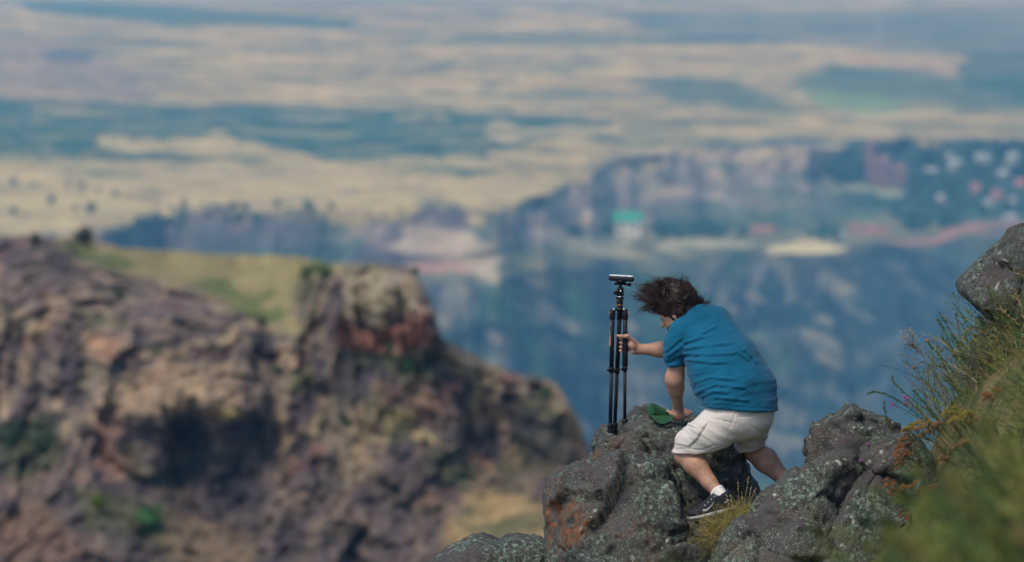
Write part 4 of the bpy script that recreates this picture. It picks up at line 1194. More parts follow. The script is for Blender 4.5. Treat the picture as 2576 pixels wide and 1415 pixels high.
def engrave(v, n, lines, depth, width):
    """press seams (polylines in picture coordinates) into the side turned to the viewer"""
    k = v[:, 1] / FPX
    yy = CP * v[:, 1] - SP * v[:, 2]; zz = SP * v[:, 1] + CP * v[:, 2]
    uu = CX + v[:, 0] / yy * FPX; vv = CY - zz / yy * FPX
    d = np.zeros(len(v))
    for ln in lines:
        best = np.full(len(v), 1e9)
        for (x0, y0), (x1, y1) in zip(ln[:-1], ln[1:]):
            ex, ey = x1 - x0, y1 - y0
            t = np.clip(((uu - x0) * ex + (vv - y0) * ey) / (ex * ex + ey * ey), 0, 1)
            best = np.minimum(best, np.hypot(uu - x0 - ex * t, vv - y0 - ey * t))
        d = np.maximum(d, np.exp(-(best / width) ** 2))
    return v - n * (d * depth * (n[:, 1] < .15))[:, None]
def uv_of(v):
    yy = CP * v[:, 1] - SP * v[:, 2]; zz = SP * v[:, 1] + CP * v[:, 2]
    return CX + v[:, 0] / yy * FPX, CY - zz / yy * FPX

# --- polo shirt
G = Grid(P(1640, 740, 0) * [1, 0, 0] + [0, 23.55, P(1700, 1070, 0)[2]], [P(1990, 740, .3)[0], 24.85, P(1700, 745, .3)[2]], .0075)
G.loft([(neck - T_ * .005, LAT, .10, FWD, .078), (P(1775, 822, .17), LAT, .185, FWD, .125), (P(1797, 868, .12), LAT, .205, FWD, .155), (P(1829, 930, .03), LAT, .245, FWD, .205), (P(1856, 985, -.03), LAT, .245, FWD, .205), (P(1872, 1050, -.07), LAT, .235, FWD, .20)], kin=.06)
G.cone(P(1712, 836, .08), P(1699, 870, .085), .074, .068, .05); G.cone(P(1699, 870, .085), P(1698, 930, .11), .068, .058, .03)
G.cone(P(1795, 818, .28), P(1740, 850, .42), .08, .07, .05); G.cone(P(1740, 850, .42), P(1716, 870, .45), .07, .065, .03)
# sleeve end and hem
X, Y, Z = G.pts((slice(None),) * 3)
zs = P(1698, 919, .1)[2]
xs = P(1720, 919, .1)[0]
sleeve_cut = np.maximum(zs - Z, X - xs - .0 + 0 * Z)
near_arm = (X < xs) & (Y < 24.24) & (Z < zs)
G.F = np.where(near_arm, np.maximum(G.F, (zs - Z)), G.F).astype(np.float32)
xn = P(1769, 1000, -.2)[0]
zh = np.where(X < xn, P(1760, 1004, -.1)[2], P(1770, 1025, -.2)[2] + (X - xn) / (P(1954, 1035, -.1)[0] - xn) * (P(1954, 1035, -.1)[2] - P(1770, 1025, -.2)[2]))
zh = zh + .05 * np.clip((Y - 23.95), 0, .3)
G.F = np.maximum(G.F, (zh - Z)).astype(np.float32)
# collar
cn = neck + T_ * .034
def collar(X, Y, Z):
    px, py, pz = X - cn[0], Y - cn[1], Z - cn[2]
    cx = unit(T_ + .25 * hu)
    w = px * cx[0] + py * cx[1] + pz * cx[2]
    r = np.sqrt(np.maximum(px * px + py * py + pz * pz - w * w, 0))
    return np.maximum(np.abs(r - .073 + w * .12) - .007, np.abs(w) - .028)
G.put(collar, cn - .12, cn + .12, .012)
v, q = G.mesh(1)
n = vnormals(v, q)
uu, vv = uv_of(v)
low = sstep(850, 930, vv)
ang = (uu - 1720) * .35 + (vv - 870)
f_arm = ridged(np.stack([(uu - 1700) / 120, (vv + .25 * uu) / 19, v[:, 1] * 3], 1), 3, 3) * np.exp(-((uu - 1745) / 60) ** 2 - ((vv - 890) / 45) ** 2)
f_waist = ridged(np.stack([uu / 150, (vv + .18 * uu) / 24, v[:, 1] * 2], 1), 3, 5) * np.exp(-((vv - 985) / 40) ** 2) * (1 - .6 * sstep(1820, 1920, uu))
f_gen = fbm(np.stack([uu / 90, (vv + .5 * uu) / 45, v[:, 1] * 3], 1), 4, 9)
f_sl = ridged(np.stack([(uu - vv * .6) / 60, (vv + uu * .6) / 15, v[:, 1] * 2], 1), 3, 11) * (uu < 1728) * sstep(835, 870, vv)
v = v + n * (.020 * f_arm + .020 * f_waist + .011 * f_gen + .010 * f_sl)[:, None]
v = engrave(v, n, [[(1684, 812), (1700, 818), (1718, 840), (1727, 870), (1722, 915)], [(1679, 912), (1716, 914)], [(1742, 790), (1758, 783), (1772, 786)], [(1772, 1019), (1860, 1024), (1952, 1029)], [(1768, 985), (1770, 1025)]], .0045, 1.5)
FOLD = [[(1722, 878), (1790, 868), (1838, 864)], [(1722, 891), (1780, 893), (1846, 890)], [(1726, 905), (1790, 913), (1830, 912)], [(1722, 862), (1770, 846)],
        [(1748, 962), (1790, 950), (1850, 956)], [(1756, 986), (1800, 968), (1872, 976)], [(1762, 1000), (1795, 985), (1830, 988)], [(1852, 885), (1884, 906)], [(1872, 880), (1902, 912)],
        [(1680, 882), (1712, 852)], [(1682, 896), (1716, 872)], [(1682, 907), (1719, 892)], [(1800, 1000), (1880, 1008)], [(1768, 838), (1800, 822)]]
n = vnormals(v, q)
v = engrave(v, n, FOLD, -.008, 4.0)
v = engrave(v, n, [[(a, b + 5.5) for a, b in ln] for ln in FOLD], .006, 3.2)
shirt = mesh_obj('polo_shirt', v, q, SHIRT, person, base)

# --- shorts
G = Grid(P(1660, 980, -.3) * [1, 0, 0] + [0, 23.5, P(1700, 1165, 0)[2]], [P(1985, 980, .3)[0], 24.62, P(1700, 985, 0)[2]], .0072)
G.loft([(P(1862, 995, -.05), LAT, .205, FWD, .175), (P(1872, 1035, -.06), LAT, .20, FWD, .18)], kin=.05)
ax_l = unit(kn_l - hip_l)
G.loft([(P(1838, 1045, -.13), (.72, 0, -.69), .135, (0, 1, 0), .13), (P(1792, 1086, -.11), (.72, 0, -.69), .122, (0, 1, 0), .12), (P(1752, 1122, -.05), (.75, 0, -.66), .118, (0, 1, 0), .11), (P(1732, 1160, -.03), (.85, 0, -.5), .122, (0, 1, 0), .11)], kin=.05)
G.loft([(P(1895, 1045, .0), (1, 0, -.1), .125, (0, 1, 0), .13), (P(1888, 1085, .11), (1, 0, -.15), .100, (0, 1, 0), .13), (P(1887, 1125, .21), (1, 0, -.2), .088, (0, 1, 0), .13), (P(1890, 1160, .26), (1, 0, -.2), .090, (0, 1, 0), .13)], kin=.03)
X, Y, Z = G.pts((slice(None),) * 3)
xL, xR = P(1820, 1130, -.1)[0], P(1840, 1130, .1)[0]
zl = P(1745, 1141, -.08)[2]; slope_l = (P(1802, 1128, -.1)[2] - P(1745, 1141, -.08)[2]) / (P(1802, 1128, -.1)[0] - P(1745, 1141, -.08)[0])
zcl = zl + np.maximum(X - P(1750, 1141, -.08)[0], 0) * slope_l * 1.0
zr = P(1852, 1139, .2)[2] + (X - P(1852, 1139, .2)[0]) * (P(1920, 1121, .2)[2] - P(1852, 1139, .2)[2]) / (P(1920, 1121, .2)[0] - P(1852, 1139, .2)[0])
G.F = np.maximum(G.F, np.where(X < (xL + xR) / 2, zcl, zr) - Z).astype(np.float32)
v, q = G.mesh(1)
n = vnormals(v, q); uu, vv = uv_of(v)
near = uu < 1835
f1_ = ridged(np.stack([(uu + vv) / 150, (vv - .55 * uu) / 22, v[:, 1] * 2], 1), 3, 21)
f2_ = fbm(np.stack([(uu + vv) / 90, (vv - .6 * uu) / 40, v[:, 1] * 3], 1), 4, 22)
f3_ = ridged(np.stack([uu / 60, (vv - .4 * uu) / 17, v[:, 1] * 2], 1), 3, 23) * np.exp(-((vv - 1100) / 28) ** 2) * (uu > 1835)
v = v + n * (.0065 * f1_ * sstep(1040, 1090, vv) + .008 * f2_ + .010 * f3_)[:, None]
# cargo pocket stands a little proud
pk = 1 - sstep(-3, 1.5, poly_sd(uu, vv, [(1717, 1056), (1762, 1076), (1782, 1062), (1756, 1104), (1734, 1124), (1698, 1118), (1702, 1090)]))
pf = 1 - sstep(-2, 1.2, poly_sd(uu, vv, [(1717, 1053), (1768, 1064), (1783, 1062), (1762, 1080), (1712, 1066)]))
v = v + n * ((.010 * pk + .006 * pf) * (n[:, 1] < .2))[:, None]
v = engrave(v, n, [[(1694, 1131), (1730, 1129), (1765, 1133), (1799, 1120)], [(1783, 1062), (1755, 1106), (1736, 1126)], [(1778, 1040), (1785, 1052), (1838, 1063)], [(1778, 1036), (1840, 1040)], [(1705, 1096), (1722, 1070), (1762, 1079)], [(1855, 1050), (1890, 1048), (1915, 1036)], [(1836, 1078), (1850, 1040)]], .006, 1.3)
mesh_obj('shorts', v, q, SHORTS, person, base)

# --- sock and shoes
def make_shoe(ankle, heel, toe, upv):
    fw = unit(toe - heel); upv = unit(upv - fw * (upv @ fw)); sd = np.cross(fw, upv)
    Ls = np.linalg.norm(toe - heel)
    lo = np.minimum(np.minimum(heel, toe), ankle) - .12; hi = np.maximum(np.maximum(heel, toe), ankle) + .12
    G = Grid(lo, hi, .0055)
    AX = np.array([fw, sd, upv])
    pt = lambda f, s, z: heel + fw * f * Ls + sd * s + upv * z
    G.ell(pt(.70, 0, .038), AX, (.105, .046, .036), .02)
    G.ell(pt(.22, 0, .042), AX, (.075, .038, .050), .03)
    G.cone(pt(.66, 0, .060), pt(.30, 0, .098), .028, .036, .03)
    G.cone(pt(.15, 0, .070), pt(.15, 0, .104), .042, .048, .02)
    G.plane(pt(0, 0, .018), -upv)
    G.cone(pt(.20, 0, .104), pt(.16, 0, .20), .036, .05, .006, cut=True)
    v1, q1 = G.mesh(1)
    G = Grid(lo, hi, .0055)
    G.ell(pt(.70, 0, .014), AX, (.112, .050, .024), .02)
    G.ell(pt(.25, 0, .014), AX, (.092, .041, .024), .05)
    G.cone(pt(.30, 0, .012), pt(.60, 0, .012), .036, .042, .03, (upv, .4))
    G.plane(pt(0, 0, .026), upv); G.plane(pt(0, 0, -.006), -upv, .01)
    v2, q2 = G.mesh(1)
    return (v1, q1), (v2, q2), pt, sd, fw, upv, Ls
heel_l, toe_l = P(1846, 1282, -.24), P(1738, 1308, -.22)
up_l = np.array([.20, -.12, 1.0])
(s1, f1q), (s2, f2q), pt, sd, fw, upv, Ls = make_shoe(an_l, heel_l, toe_l, up_l)
sh = mesh_obj('shoe', s1, f1q, SHOE, person, base)
mesh_obj('sole', s2, f2q, SOLE, sh, base)
sh.children[0].location = (0, 0, 0)
bv = BVHTree.FromPolygons(s1.tolist(), f1q.tolist())
# the curved check mark on the side, laid onto the shoe
side = sd if sd[1] < 0 else -sd
sw = []
ts = np.linspace(0, 1, 22)
for t in ts:
    f = .40 + (1 - t) * .30 - .02
    z = .036 + .050 * t ** 1.7 + .016 * (1 - t) ** 6
    wdt = .0125 * (1 - t) ** .8 * min(1, (t + .03) * 7) + .0012
    sw.append((f, z - wdt * .5, z + wdt * .9))
vs_ = []
for f, za, zb in sw:
    for zz in (za, zb):
        p0_ = pt(f, 0, zz) + side * .15
        hit = bv.ray_cast(Vector(p0_), Vector(-side))
        loc = np.array(hit[0]) if hit[0] is not None else pt(f, 0, zz) + side * .045
        vs_.append(loc + side * .003)
vs_ = np.array(vs_)
thick = np.concatenate([vs_, vs_ - side * .006])
fs_ = [[2 * i, 2 * i + 2, 2 * i + 3, 2 * i + 1] for i in range(len(sw) - 1)]
m_ = len(vs_)
fs_ += [[2 * i + m_, 2 * i + 1 + m_, 2 * i + 3 + m_, 2 * i + 2 + m_] for i in range(len(sw) - 1)]
fs_ += [[2 * i, 2 * i + m_, 2 * i + 2 + m_, 2 * i + 2] for i in range(len(sw) - 1)] + [[2 * i + 1, 2 * i + 3, 2 * i + 3 + m_, 2 * i + 1 + m_] for i in range(len(sw) - 1)]
lg = mesh_obj('logo', thick, np.array(fs_), LOGO, sh, base); lg.location = (0, 0, 0)
for k in range(4):
    c_ = pt(.60 - k * .085, 0, .072 + k * .014) + side * .024
    hit = bv.ray_cast(Vector(c_ + side * .1 + upv * .05), Vector(unit(-side - upv * .5)))
    if hit[0] is not None: c_ = np.array(hit[0])
    lv, lf = lathe(c_ - side * .003, c_ + side * .004, [(0, .005), (.8, .005), (1, .003)], 8)
    e = mesh_obj('eyelet', lv, lf, LOGO, sh, base); e.location = (0, 0, 0)
G = Grid(an_l - .12, an_l + .14, .005)
sk_a = an_l - dl * .040
G.cone(sk_a, an_l + dl * .045, .0465, .043, .0)
G.plane(sk_a, -dl, .006)
sv, sq = G.mesh(1)
sn = vnormals(sv, sq)
sv = sv + sn * (.0025 * np.sin(((sv - an_l) @ dl) * 620))[:, None] + sn * (.004 * np.exp(-(((sv - sk_a) @ dl - .006) / .006) ** 2))[:, None]
mesh_obj('sock', sv, sq, SOCK, person, base)
# right foot, hidden behind the slab
(s1, f1q), (s2, f2q), *_r = make_shoe(an_r, P(2030, 1268, .10), P(1915, 1300, .18), np.array([.2, 0, 1]))
sh2 = mesh_obj('shoe', s1, f1q, SHOE, person, base); so = mesh_obj('sole', s2, f2q, SOLE, sh2, base); so.location = (0, 0, 0)
G = Grid(an_r - .12, an_r + .14, .006); G.cone(an_r - dr_ * .022, an_r + dr_ * .075, .0455, .043); G.plane(an_r - dr_ * .022, -dr_, .006)
sv, sq = G.mesh(1); mesh_obj('sock', sv, sq, SOCK, person, base)

# --- hair: a rough cap and several thousand blown strands
rg = np.random.default_rng(5)
hair_m, hnt, hb_ = new_mat('dark_brown_hair', .5, .35)
L(hnt, mix(hnt, 1.0, attr(hnt), ramp(hnt, noise(hnt, pos_node(hnt), 45, 4), [(.3, .7), (.7, 1.3)]), 'MULTIPLY'), hb_.inputs['Base Color'])
WIND = unit([-.97, .05, .12])
G = Grid(hc - .26, hc + .26, .0075)
G.ell(hc + hu * .030 - hf * .022, HAX, (.112, .096, .112), .03)
G.ell(P(1757, 776, .17), np.eye(3), (.040, .06, .045), .04)
G.ell(P(1712, 748, .19), np.array([unit([.9, 0, -.35]), [0, 1, 0], unit([.35, 0, .9])]), (.118, .105, .088), .04)
G.ell(P(1680, 757, .20), np.eye(3), (.082, .09, .068), .04)
G.ell(P(1690, 732, .20), np.eye(3), (.060, .07, .055), .04)
fc = hc + hf * .125 - hu * .072
G.ell(fc, HAX, (.095, .12, .112), .015, cut=True)
v, q = G.mesh(1); n = vnormals(v, q)
perp = np.cross(WIND, [0, 1, 0])
wv3 = v + .02 * np.stack([fbm(v / .05, 2, 91), fbm(v / .05, 2, 92), fbm(v / .05, 2, 93)], 1)
v = v + n * (.013 * ridged(np.stack([(wv3 @ WIND) / .10, (wv3 @ perp) / .026, wv3[:, 1] / .03], 1), 4, 3) + .010 * fbm(v / .045, 3, 94))[:, None]
hc_col = np.repeat(np.array([.018, .012, .013])[None], len(v), 0)
hair = mesh_obj('hair', v, q, hair_m, person, base, cols=hc_col)
NS, SEG = 9000, 10
pick = rg.integers(0, len(v), NS)
root = v[pick] - n[pick] * .012; d = n[pick]
ok_ = ~(((root - hc) @ hf > .06) & ((root - hc) @ hu < .045))
root, d = root[ok_], d[ok_]; NS = len(root)
_, _, lockr, _ = cells(root / .026, 5)
lock = (lockr * 299).astype(int)
cdir = rg.normal(size=(300, 3)) * .50
left = np.clip(-(d @ np.array([.8, 0, -.6])), -.3, 1)            # faces into the blown side: up and left
wind = WIND * (.38 + .5 * np.clip(left, 0, 1))[:, None] + cdir[lock] * .8 + rg.normal(size=(NS, 3)) * .16
ln = (.030 + .030 * rg.random(NS) + .055 * np.clip(left, 0, 1) * rg.random(NS)) * (.65 + .8 * rg.random(300)[lock])
tt_ = np.linspace(0, 1, SEG)
curl = rg.normal(size=(300, 3))[lock] + rg.normal(size=(NS, 3)) * .45
curl2 = rg.normal(size=(300, 3))[lock]
ph = rg.uniform(0, 6.28, 300)[lock] + rg.normal(size=NS) * .5
fq = rg.uniform(3.5, 7.5, 300)[lock]
pts_ = np.zeros((NS, SEG, 3))
for i, t in enumerate(tt_):
    lift = d * (ln * .50 * (t - .45 * t * t))[:, None]
    blow = wind * (ln * (t ** 1.3) * .95)[:, None]
    wav = (curl * np.sin(t * fq + ph)[:, None] + curl2 * np.cos(t * fq + ph)[:, None]) * (ln * .15 * t)[:, None]
    pts_[:, i] = root + lift + blow + wav
tpr = pts_[:, -1] - hc
ok_ = ~((tpr @ hf > .015) & (tpr @ hu < .035)) & ~((pts_[:, 5] - hc) @ hu < -.02)
back_ok = (pts_[:, 5] - hc) @ hf < -.02
keep = ok_ | (back_ok & ~((tpr @ hf > .015) & (tpr @ hu < .035)))
pts_ = pts_[keep]; NS = len(pts_)
tan = np.gradient(pts_, axis=1)
view = unit([0, -1, .07])
sdv = np.cross(tan, view + rg.normal(size=(NS, 1, 3)) * .35); sdv /= np.maximum(np.linalg.norm(sdv, axis=2, keepdims=True), 1e-9)
wd = (.0016 * rg.uniform(.6, 1.2, NS))[:, None] * (1 - tt_[None] ** 2 * .85)
A = pts_ - sdv * wd[..., None]; B = pts_ + sdv * wd[..., None]
hv = np.stack([A, B], 2).reshape(-1, 3)
i0 = (np.arange(NS)[:, None] * SEG + np.arange(SEG - 1)[None]) * 2
hf_ = np.stack([i0, i0 + 1, i0 + 3, i0 + 2], -1).reshape(-1, 4)
scol = np.repeat((np.array([.026, .016, .016]) * rg.uniform(.55, 1.7, (NS, 1)) + np.array([.02, .006, .004]) * rg.random((NS, 1)) ** 3), SEG * 2, 0)
strands = mesh_obj('strands', hv, hf_, hair_m, hair, base, cols=scol)
strands.location = (0, 0, 0)
tag(strands, kind='stuff')

# ================================================================ tripod with the flat camera on top
BLK = simple('black_anodised', (.009, .011, .017), .5, .28, var=.15, scale=60)
FOAM = simple('black_foam', (.014, .017, .026), .95, .15, scale=200, bumps=.4)
GOLDR = simple('gold_trim', (.55, .26, .05), .35, .5, metal=.8)
ORNG = simple('orange_label', (.80, .16, .015), .55, .3, var=.05)
WHT = simple('white_print', (.70, .70, .68), .6, .3, var=.03)
SILV = simple('silver_shell', (.74, .77, .80), .35, .5, var=.03)
PAINTB = simple('grey_shell', (.02, .023, .036), .55, .25, var=.1)
STEEL = simple('steel_pin', (.75, .76, .78), .25, .6, metal=.9, var=.03)
DT = .45
tb = P(1552, 1082, DT)
tri = thing('tripod', 'black camera tripod with gold rings, legs almost closed, on the rock', 'tripod', tb)
def part(name, vf, mat, parent=tri):
    o = mesh_obj(name, vf[0], vf[1], mat, parent, tb)
    if parent is not tri: o.location = (0, 0, 0)
    return o
px_ = 1 / pxm(24.45)       # metres per picture unit at the tripod
T0 = lambda u, v, d=0.0: P(u, v, DT + d)
part('center_column', lathe(T0(1559.5, 780), T0(1559.5, 752), [(0, .019), (.45, .018), (.46, .0165), (1, .016)], 20), BLK)
part('column_lock', lathe(T0(1559, 766), T0(1559, 755.5), [(0, .0205), (.1, .0215), (.9, .0215), (1, .0205)], 20), BLK)
part('gold_ring', lathe(T0(1559, 767.6), T0(1559, 766.2), [(0, .0205), (1, .0205)], 20), GOLDR)
part('gold_ring', lathe(T0(1559.3, 755.2), T0(1559.3, 753.8), [(0, .0195), (1, .0195)], 20), GOLDR)
head = part('ball_head', lathe(T0(1560, 747), T0(1561, 722), [(0, .0225), (.06, .0235), (.70, .0222), (.86, .0215), (.95, .017), (1, .012)], 24), BLK)
part('pan_base', lathe(T0(1559.5, 753), T0(1559.7, 747.5), [(0, .024), (.15, .0285), (.8, .0285), (.95, .025), (1, .022)], 24), BLK)
part('index_ring', lathe(T0(1559.8, 747.6), T0(1559.9, 745.9), [(0, .0245), (1, .0238)], 24), STEEL)
part('ball_stem', lathe(T0(1560.8, 724), T0(1561.4, 715), [(0, .014), (.3, .0105), (.7, .009), (1, .011)], 16), BLK)
kn = part('lock_knob', lathe(T0(1553, 738, -.018), T0(1545.5, 736.5, -.03), [(0, .007), (.35, .007), (.4, .0135), (.9, .0145), (1, .011)], 16), BLK, head)
part('friction_knob', lathe(T0(1562, 733, -.021), T0(1562, 733, -.030), [(0, .006), (.8, .006), (1, .004)], 12), STEEL, head)
pl = part('clamp_plate', box(T0(1560.5, 714.4), .078, .05, .013), BLK)
part('quick_plate', box(T0(1561.5, 710.6), .064, .042, .009), BLK, pl)
part('clamp_screw', lathe(T0(1571, 716, 0), T0(1578, 716.4, -.005), [(0, .006), (1, .006)], 10), BLK, pl)
part('clamp_knob', lathe(T0(1577.6, 716.3, -.005), T0(1588, 717.2, -.008), [(0, .006), (.15, .0105), (.4, .0105), (.45, .0125), (.92, .0125), (1, .009)], 16), BLK, pl)
# hub and legs
part('hub', lathe(T0(1558.5, 783), T0(1559, 774), [(0, .016), (.1, .030), (.6, .034), (.9, .026), (1, .020)], 20), BLK)
def leg(top, bot, kneev, dnear, grip=None, rt=.0142, rl=.0118, label=False, foot=True, midclamp=None):
    lg = None
    def along(v):
        t = (v - top[1]) / (bot[1] - top[1])
        return T0(top[0] + (bot[0] - top[0]) * t, v, dnear[0] + (dnear[1] - dnear[0]) * t)
    lg = part('leg', lathe(along(top[1] + 6), along(kneev), [(0, rt), (.5, rt), (1, rt)], 16), BLK)
    part('hinge', lathe(along(top[1] + 26), along(top[1] - 1), [(0, rt * 1.15), (.03, rt * 1.28), (.55, rt * 1.32), (.78, rt * 1.32), (.92, rt * 1.0), (1, rt * .5)], 16), BLK, lg)
    part('lower_section', lathe(along(kneev - 3), along(bot[1] - 12), [(0, rl), (1, rl)], 14), BLK, lg)
    part('leg_clamp', lathe(along(kneev - 2), along(kneev + 12), [(0, rt * 1.05), (.1, rt * 1.25), (.45, rt * 1.28), (.55, rt * 1.08), (1, rl * 1.15)], 16), BLK, lg)
    c = along(kneev + 5)
    part('clamp_lever', lathe(c + [-.012, -.006, 0], c + [-.027, -.012, 0], [(0, .0085), (.6, .0095), (1, .006)], 10), BLK, lg)
    part('foot_clamp', lathe(along(bot[1] - 20), along(bot[1] - 7), [(0, rl * 1.1), (.12, rl * 1.6), (.85, rl * 1.6), (1, rl * 1.3)], 14), BLK, lg)
    part('rubber_foot', lathe(along(bot[1] - 7), along(bot[1] + 6), [(0, rl * 1.3), (.2, rl * 1.5), (.8, rl * 1.6), (1, rl * 1.2)], 14), FOAM, lg)
    if grip:
        part('foam_grip', lathe(along(grip[0]), along(grip[1]), [(0, .015), (.01, .0182), (.99, .0182), (1, .015)], 20), FOAM, lg)
    return lg, along
LGL, al = leg((1541, 778), (1535, 1084), 926, (-.030, -.04))
LGM, am = leg((1559.5, 778), (1546, 1084), 929, (.036, .03))
LGR, ar = leg((1573, 778), (1571.5, 1074), 924, (-.012, -.004), grip=(834, 921), rl=.0105)
for lgo, fn, s in ((LGL, al, -1), (LGR, ar, 1)):
    c = fn(779.5)
    part('hinge_pin', lathe(c + [-s * .008, -.016, .002], c + [-s * .009, -.0225, .002], [(0, .0072), (.7, .0072), (1, .0045)], 14), STEEL, lgo)
    for j in range(3):
        c = fn(784.5 + j * 2.2)
        part('gold_catch', box(c + [s * (.0165 + .004 * (j == 2)), -.008, 0], .009 + .006 * (j == 2), .012, .0028), GOLDR, lgo)
# stub of the third leg's column hook seen beside the grip
part('collar_band', lathe(am(890), am(895), [(0, .0150), (.5, .0158), (1, .0150)], 16), BLK, LGM)
# orange label and worn white lettering running down the left leg
def decal(fn, v0, v1, a0, a1, r, nv=6, na=4):
    vs_, idx = [], []
    for layer in (.0004, .0012):
        for i in range(nv + 1):
            c = fn(v0 + (v1 - v0) * i / nv)
            for j in range(na + 1):
                a = a0 + (a1 - a0) * j / na
                vs_.append(c + np.array([math.cos(a), math.sin(a), 0]) * (r + layer))
    n1 = (nv + 1) * (na + 1)
    f = grid_faces(nv + 1, na + 1)
    return np.array(vs_), np.concatenate([f + n1, f[:, ::-1]])
part('orange_label', decal(al, 846.5, 871, math.radians(180), math.radians(232), .0135), ORNG, LGL)
MARK = [(811, 813.4), (814.4, 817), (817.8, 820.4), (832.4, 834.6), (835.4, 837.8), (838.6, 840.6), (841.4, 844)]
for a, b_ in MARK:
    part('lettering', decal(al, a, b_, math.radians(188), math.radians(212), .0135, 2, 2), WHT, LGL)
part('lettering', decal(al, 823, 829, math.radians(186), math.radians(214), .0135, 3, 2), GOLDR, LGL)
for k in range(7):
    part('label_print', decal(al, 848.5 + k * 3.1, 850.2 + k * 3.1, math.radians(190), math.radians(201), .0147, 1, 1), WHT, LGL)

# flat pebble-shaped camera
cb = P(1563, 708.5, DT)
cm = thing('flat_camera', 'flat silver topped camera with small lenses mounted on the tripod', 'camera', cb)
tx = unit([1, 0, -.055]); tz = unit(np.cross(tx, [0, 1, 0])); TAX = np.array([tx, [0, 1, 0], tz])
c0 = P(1563, 700.5, DT)
def stadium(G, hx_, hy_, hz_, zoff, grow=0.0):
    def fn(X, Y, Z):
        px, py, pz = X - c0[0], Y - c0[1], Z - c0[2]
        x = px * tx[0] + py * tx[1] + pz * tx[2]; y = py; z = px * tz[0] + py * tz[1] + pz * tz[2] - zoff
        r = hz_
        qx = np.maximum(np.abs(x) - (hx_ - r), 0); qy = np.maximum(np.abs(y) - (hy_ - r), 0)
        return np.sqrt(qx * qx + qy * qy + z * z) - r
    G.put(fn, c0 - .12, c0 + .12)
G = Grid(c0 - [.1, .06, .04], c0 + [.1, .06, .04], .0026)
stadium(G, .083, .044, .0185, 0)
cut = c0 + tz * .0140
G.plane(cut, tz)
v, q = G.mesh(1); sb = mesh_obj('shell', v, q, PAINTB, cm, cb)
G = Grid(c0 - [.1, .06, .04], c0 + [.1, .06, .04], .0026)
stadium(G, .0838, .0448, .0193, 0)
G.plane(cut + tz * .0003, -tz)
v, q = G.mesh(1); mesh_obj('top_cover', v, q, SILV, cm, cb)
for k in (-.072, -.030, .020, .066):
    yf = -.0435 if abs(k) < .05 else -.040
    c = c0 + tx * k + np.array([0, yf, 0]) - tz * .002
    ln_ = mesh_obj('lens', *lathe(c, c + [0, -.0045, 0], [(0, .0062), (.7, .0062), (1, .0045)], 14), PAINTB, cm, cb)
    gl = mesh_obj('lens_glass', *lathe(c + [0, -.0046, 0], c + [0, -.0062, 0], [(0, .0042), (1, .002)], 12), EYE, ln_, cb); gl.location = (0, 0, 0)
mesh_obj('mount', *box(c0 - tx * .004 - tz * .019 + [0, -.012, 0], .044, .058, .014, TAX), BLK, cm, cb)

# ================================================================ the green cap lying under his hand
CAP = cloth_material('green_cap', (.014, .075, .034), 500, .08, .2)
kb = P(1660, 1058, .32)
cap = thing('cap', 'green peaked cap lying on the rock under his hand', 'cap', kb)
# crown: a collapsed soft shell, opening towards the viewer
G = Grid(P(1610, 1010, .2) * [1, 0, 0] + [0, 24.15, P(1600, 1075, .3)[2]], [P(1705, 1010, .4)[0], 24.66, P(1600, 1005, .3)[2]], .005)
cA, cB, cC = P(1640, 1032, .40), P(1664, 1040, .40), P(1684, 1048, .41)
G.cone(P(1643, 1030, .42), P(1678, 1042, .43), .036, .024, .02, ((0, 1, 0), 2.0))
G.cone(P(1641, 1024, .38), P(1642, 1040, .38), .018, .024, .02, ((0, 1, 0), 2.4))
G.cone(P(1628, 1035, .38), P(1645, 1040, .38), .008, .02, .015, ((0, 1, 0), 2.0))
G.cone(P(1642, 1048, .36), P(1684, 1052, .38), .012, .014, .02, ((0, 1, 0), 2.5))
v, q = G.mesh(1); n = vnormals(v, q); uu, vv = uv_of(v)
v = v + n * (.004 * fbm(v / .03, 3, 3) + .003 * ridged(np.stack([uu / 60, (vv - .3 * uu) / 10, uu * 0], 1), 2, 4))[:, None]
v = engrave(v, n, [[(1640, 1019), (1660, 1024), (1682, 1036)], [(1641, 1043), (1662, 1045), (1686, 1042)]], .008, 1.8)
mesh_obj('crown', v, q, CAP, cap, kb)
# peak: a curved stiff tongue drooping over the rock face
OUT = [(1642, 1046), (1662, 1044), (1690, 1043), (1695, 1050), (1692, 1057), (1682, 1063), (1668, 1066), (1655, 1063.5), (1646, 1057)]
nr, nc_ = 12, 26
a = np.linspace(0, 1, nc_); vs_ = []
for layer in (0, 1):
    for i in range(nr):
        t = i / (nr - 1)
        for s in a:
            uu0 = 1640.5 + 53 * s
            edge = 1046 + 20.5 * np.sin(np.pi * np.clip(s * .94 + .03, 0, 1)) ** .62
            vv0 = 1046 - 2.0 * s + (edge - 1046 + 2.0 * s) * t
            dd = .325 - .10 * t - .035 * np.sin(np.pi * s) + layer * .006
            vs_.append(P(uu0, vv0, dd) - [0, 0, layer * .002])
vs_ = np.array(vs_); f = grid_faces(nr, nc_)
o = nr * nc_
rim = []
ring = [i for i in range(nc_)] + [nc_ * i + nc_ - 1 for i in range(1, nr)] + [nc_ * (nr - 1) + i for i in range(nc_ - 2, -1, -1)] + [nc_ * i for i in range(nr - 2, 0, -1)]
for i in range(len(ring)):
    x, y = ring[i], ring[(i + 1) % len(ring)]
    rim.append([x, x + o, y + o, y])
mesh_obj('peak', vs_, np.concatenate([f[:, ::-1], f + o, np.array(rim)]), CAP, cap, kb)

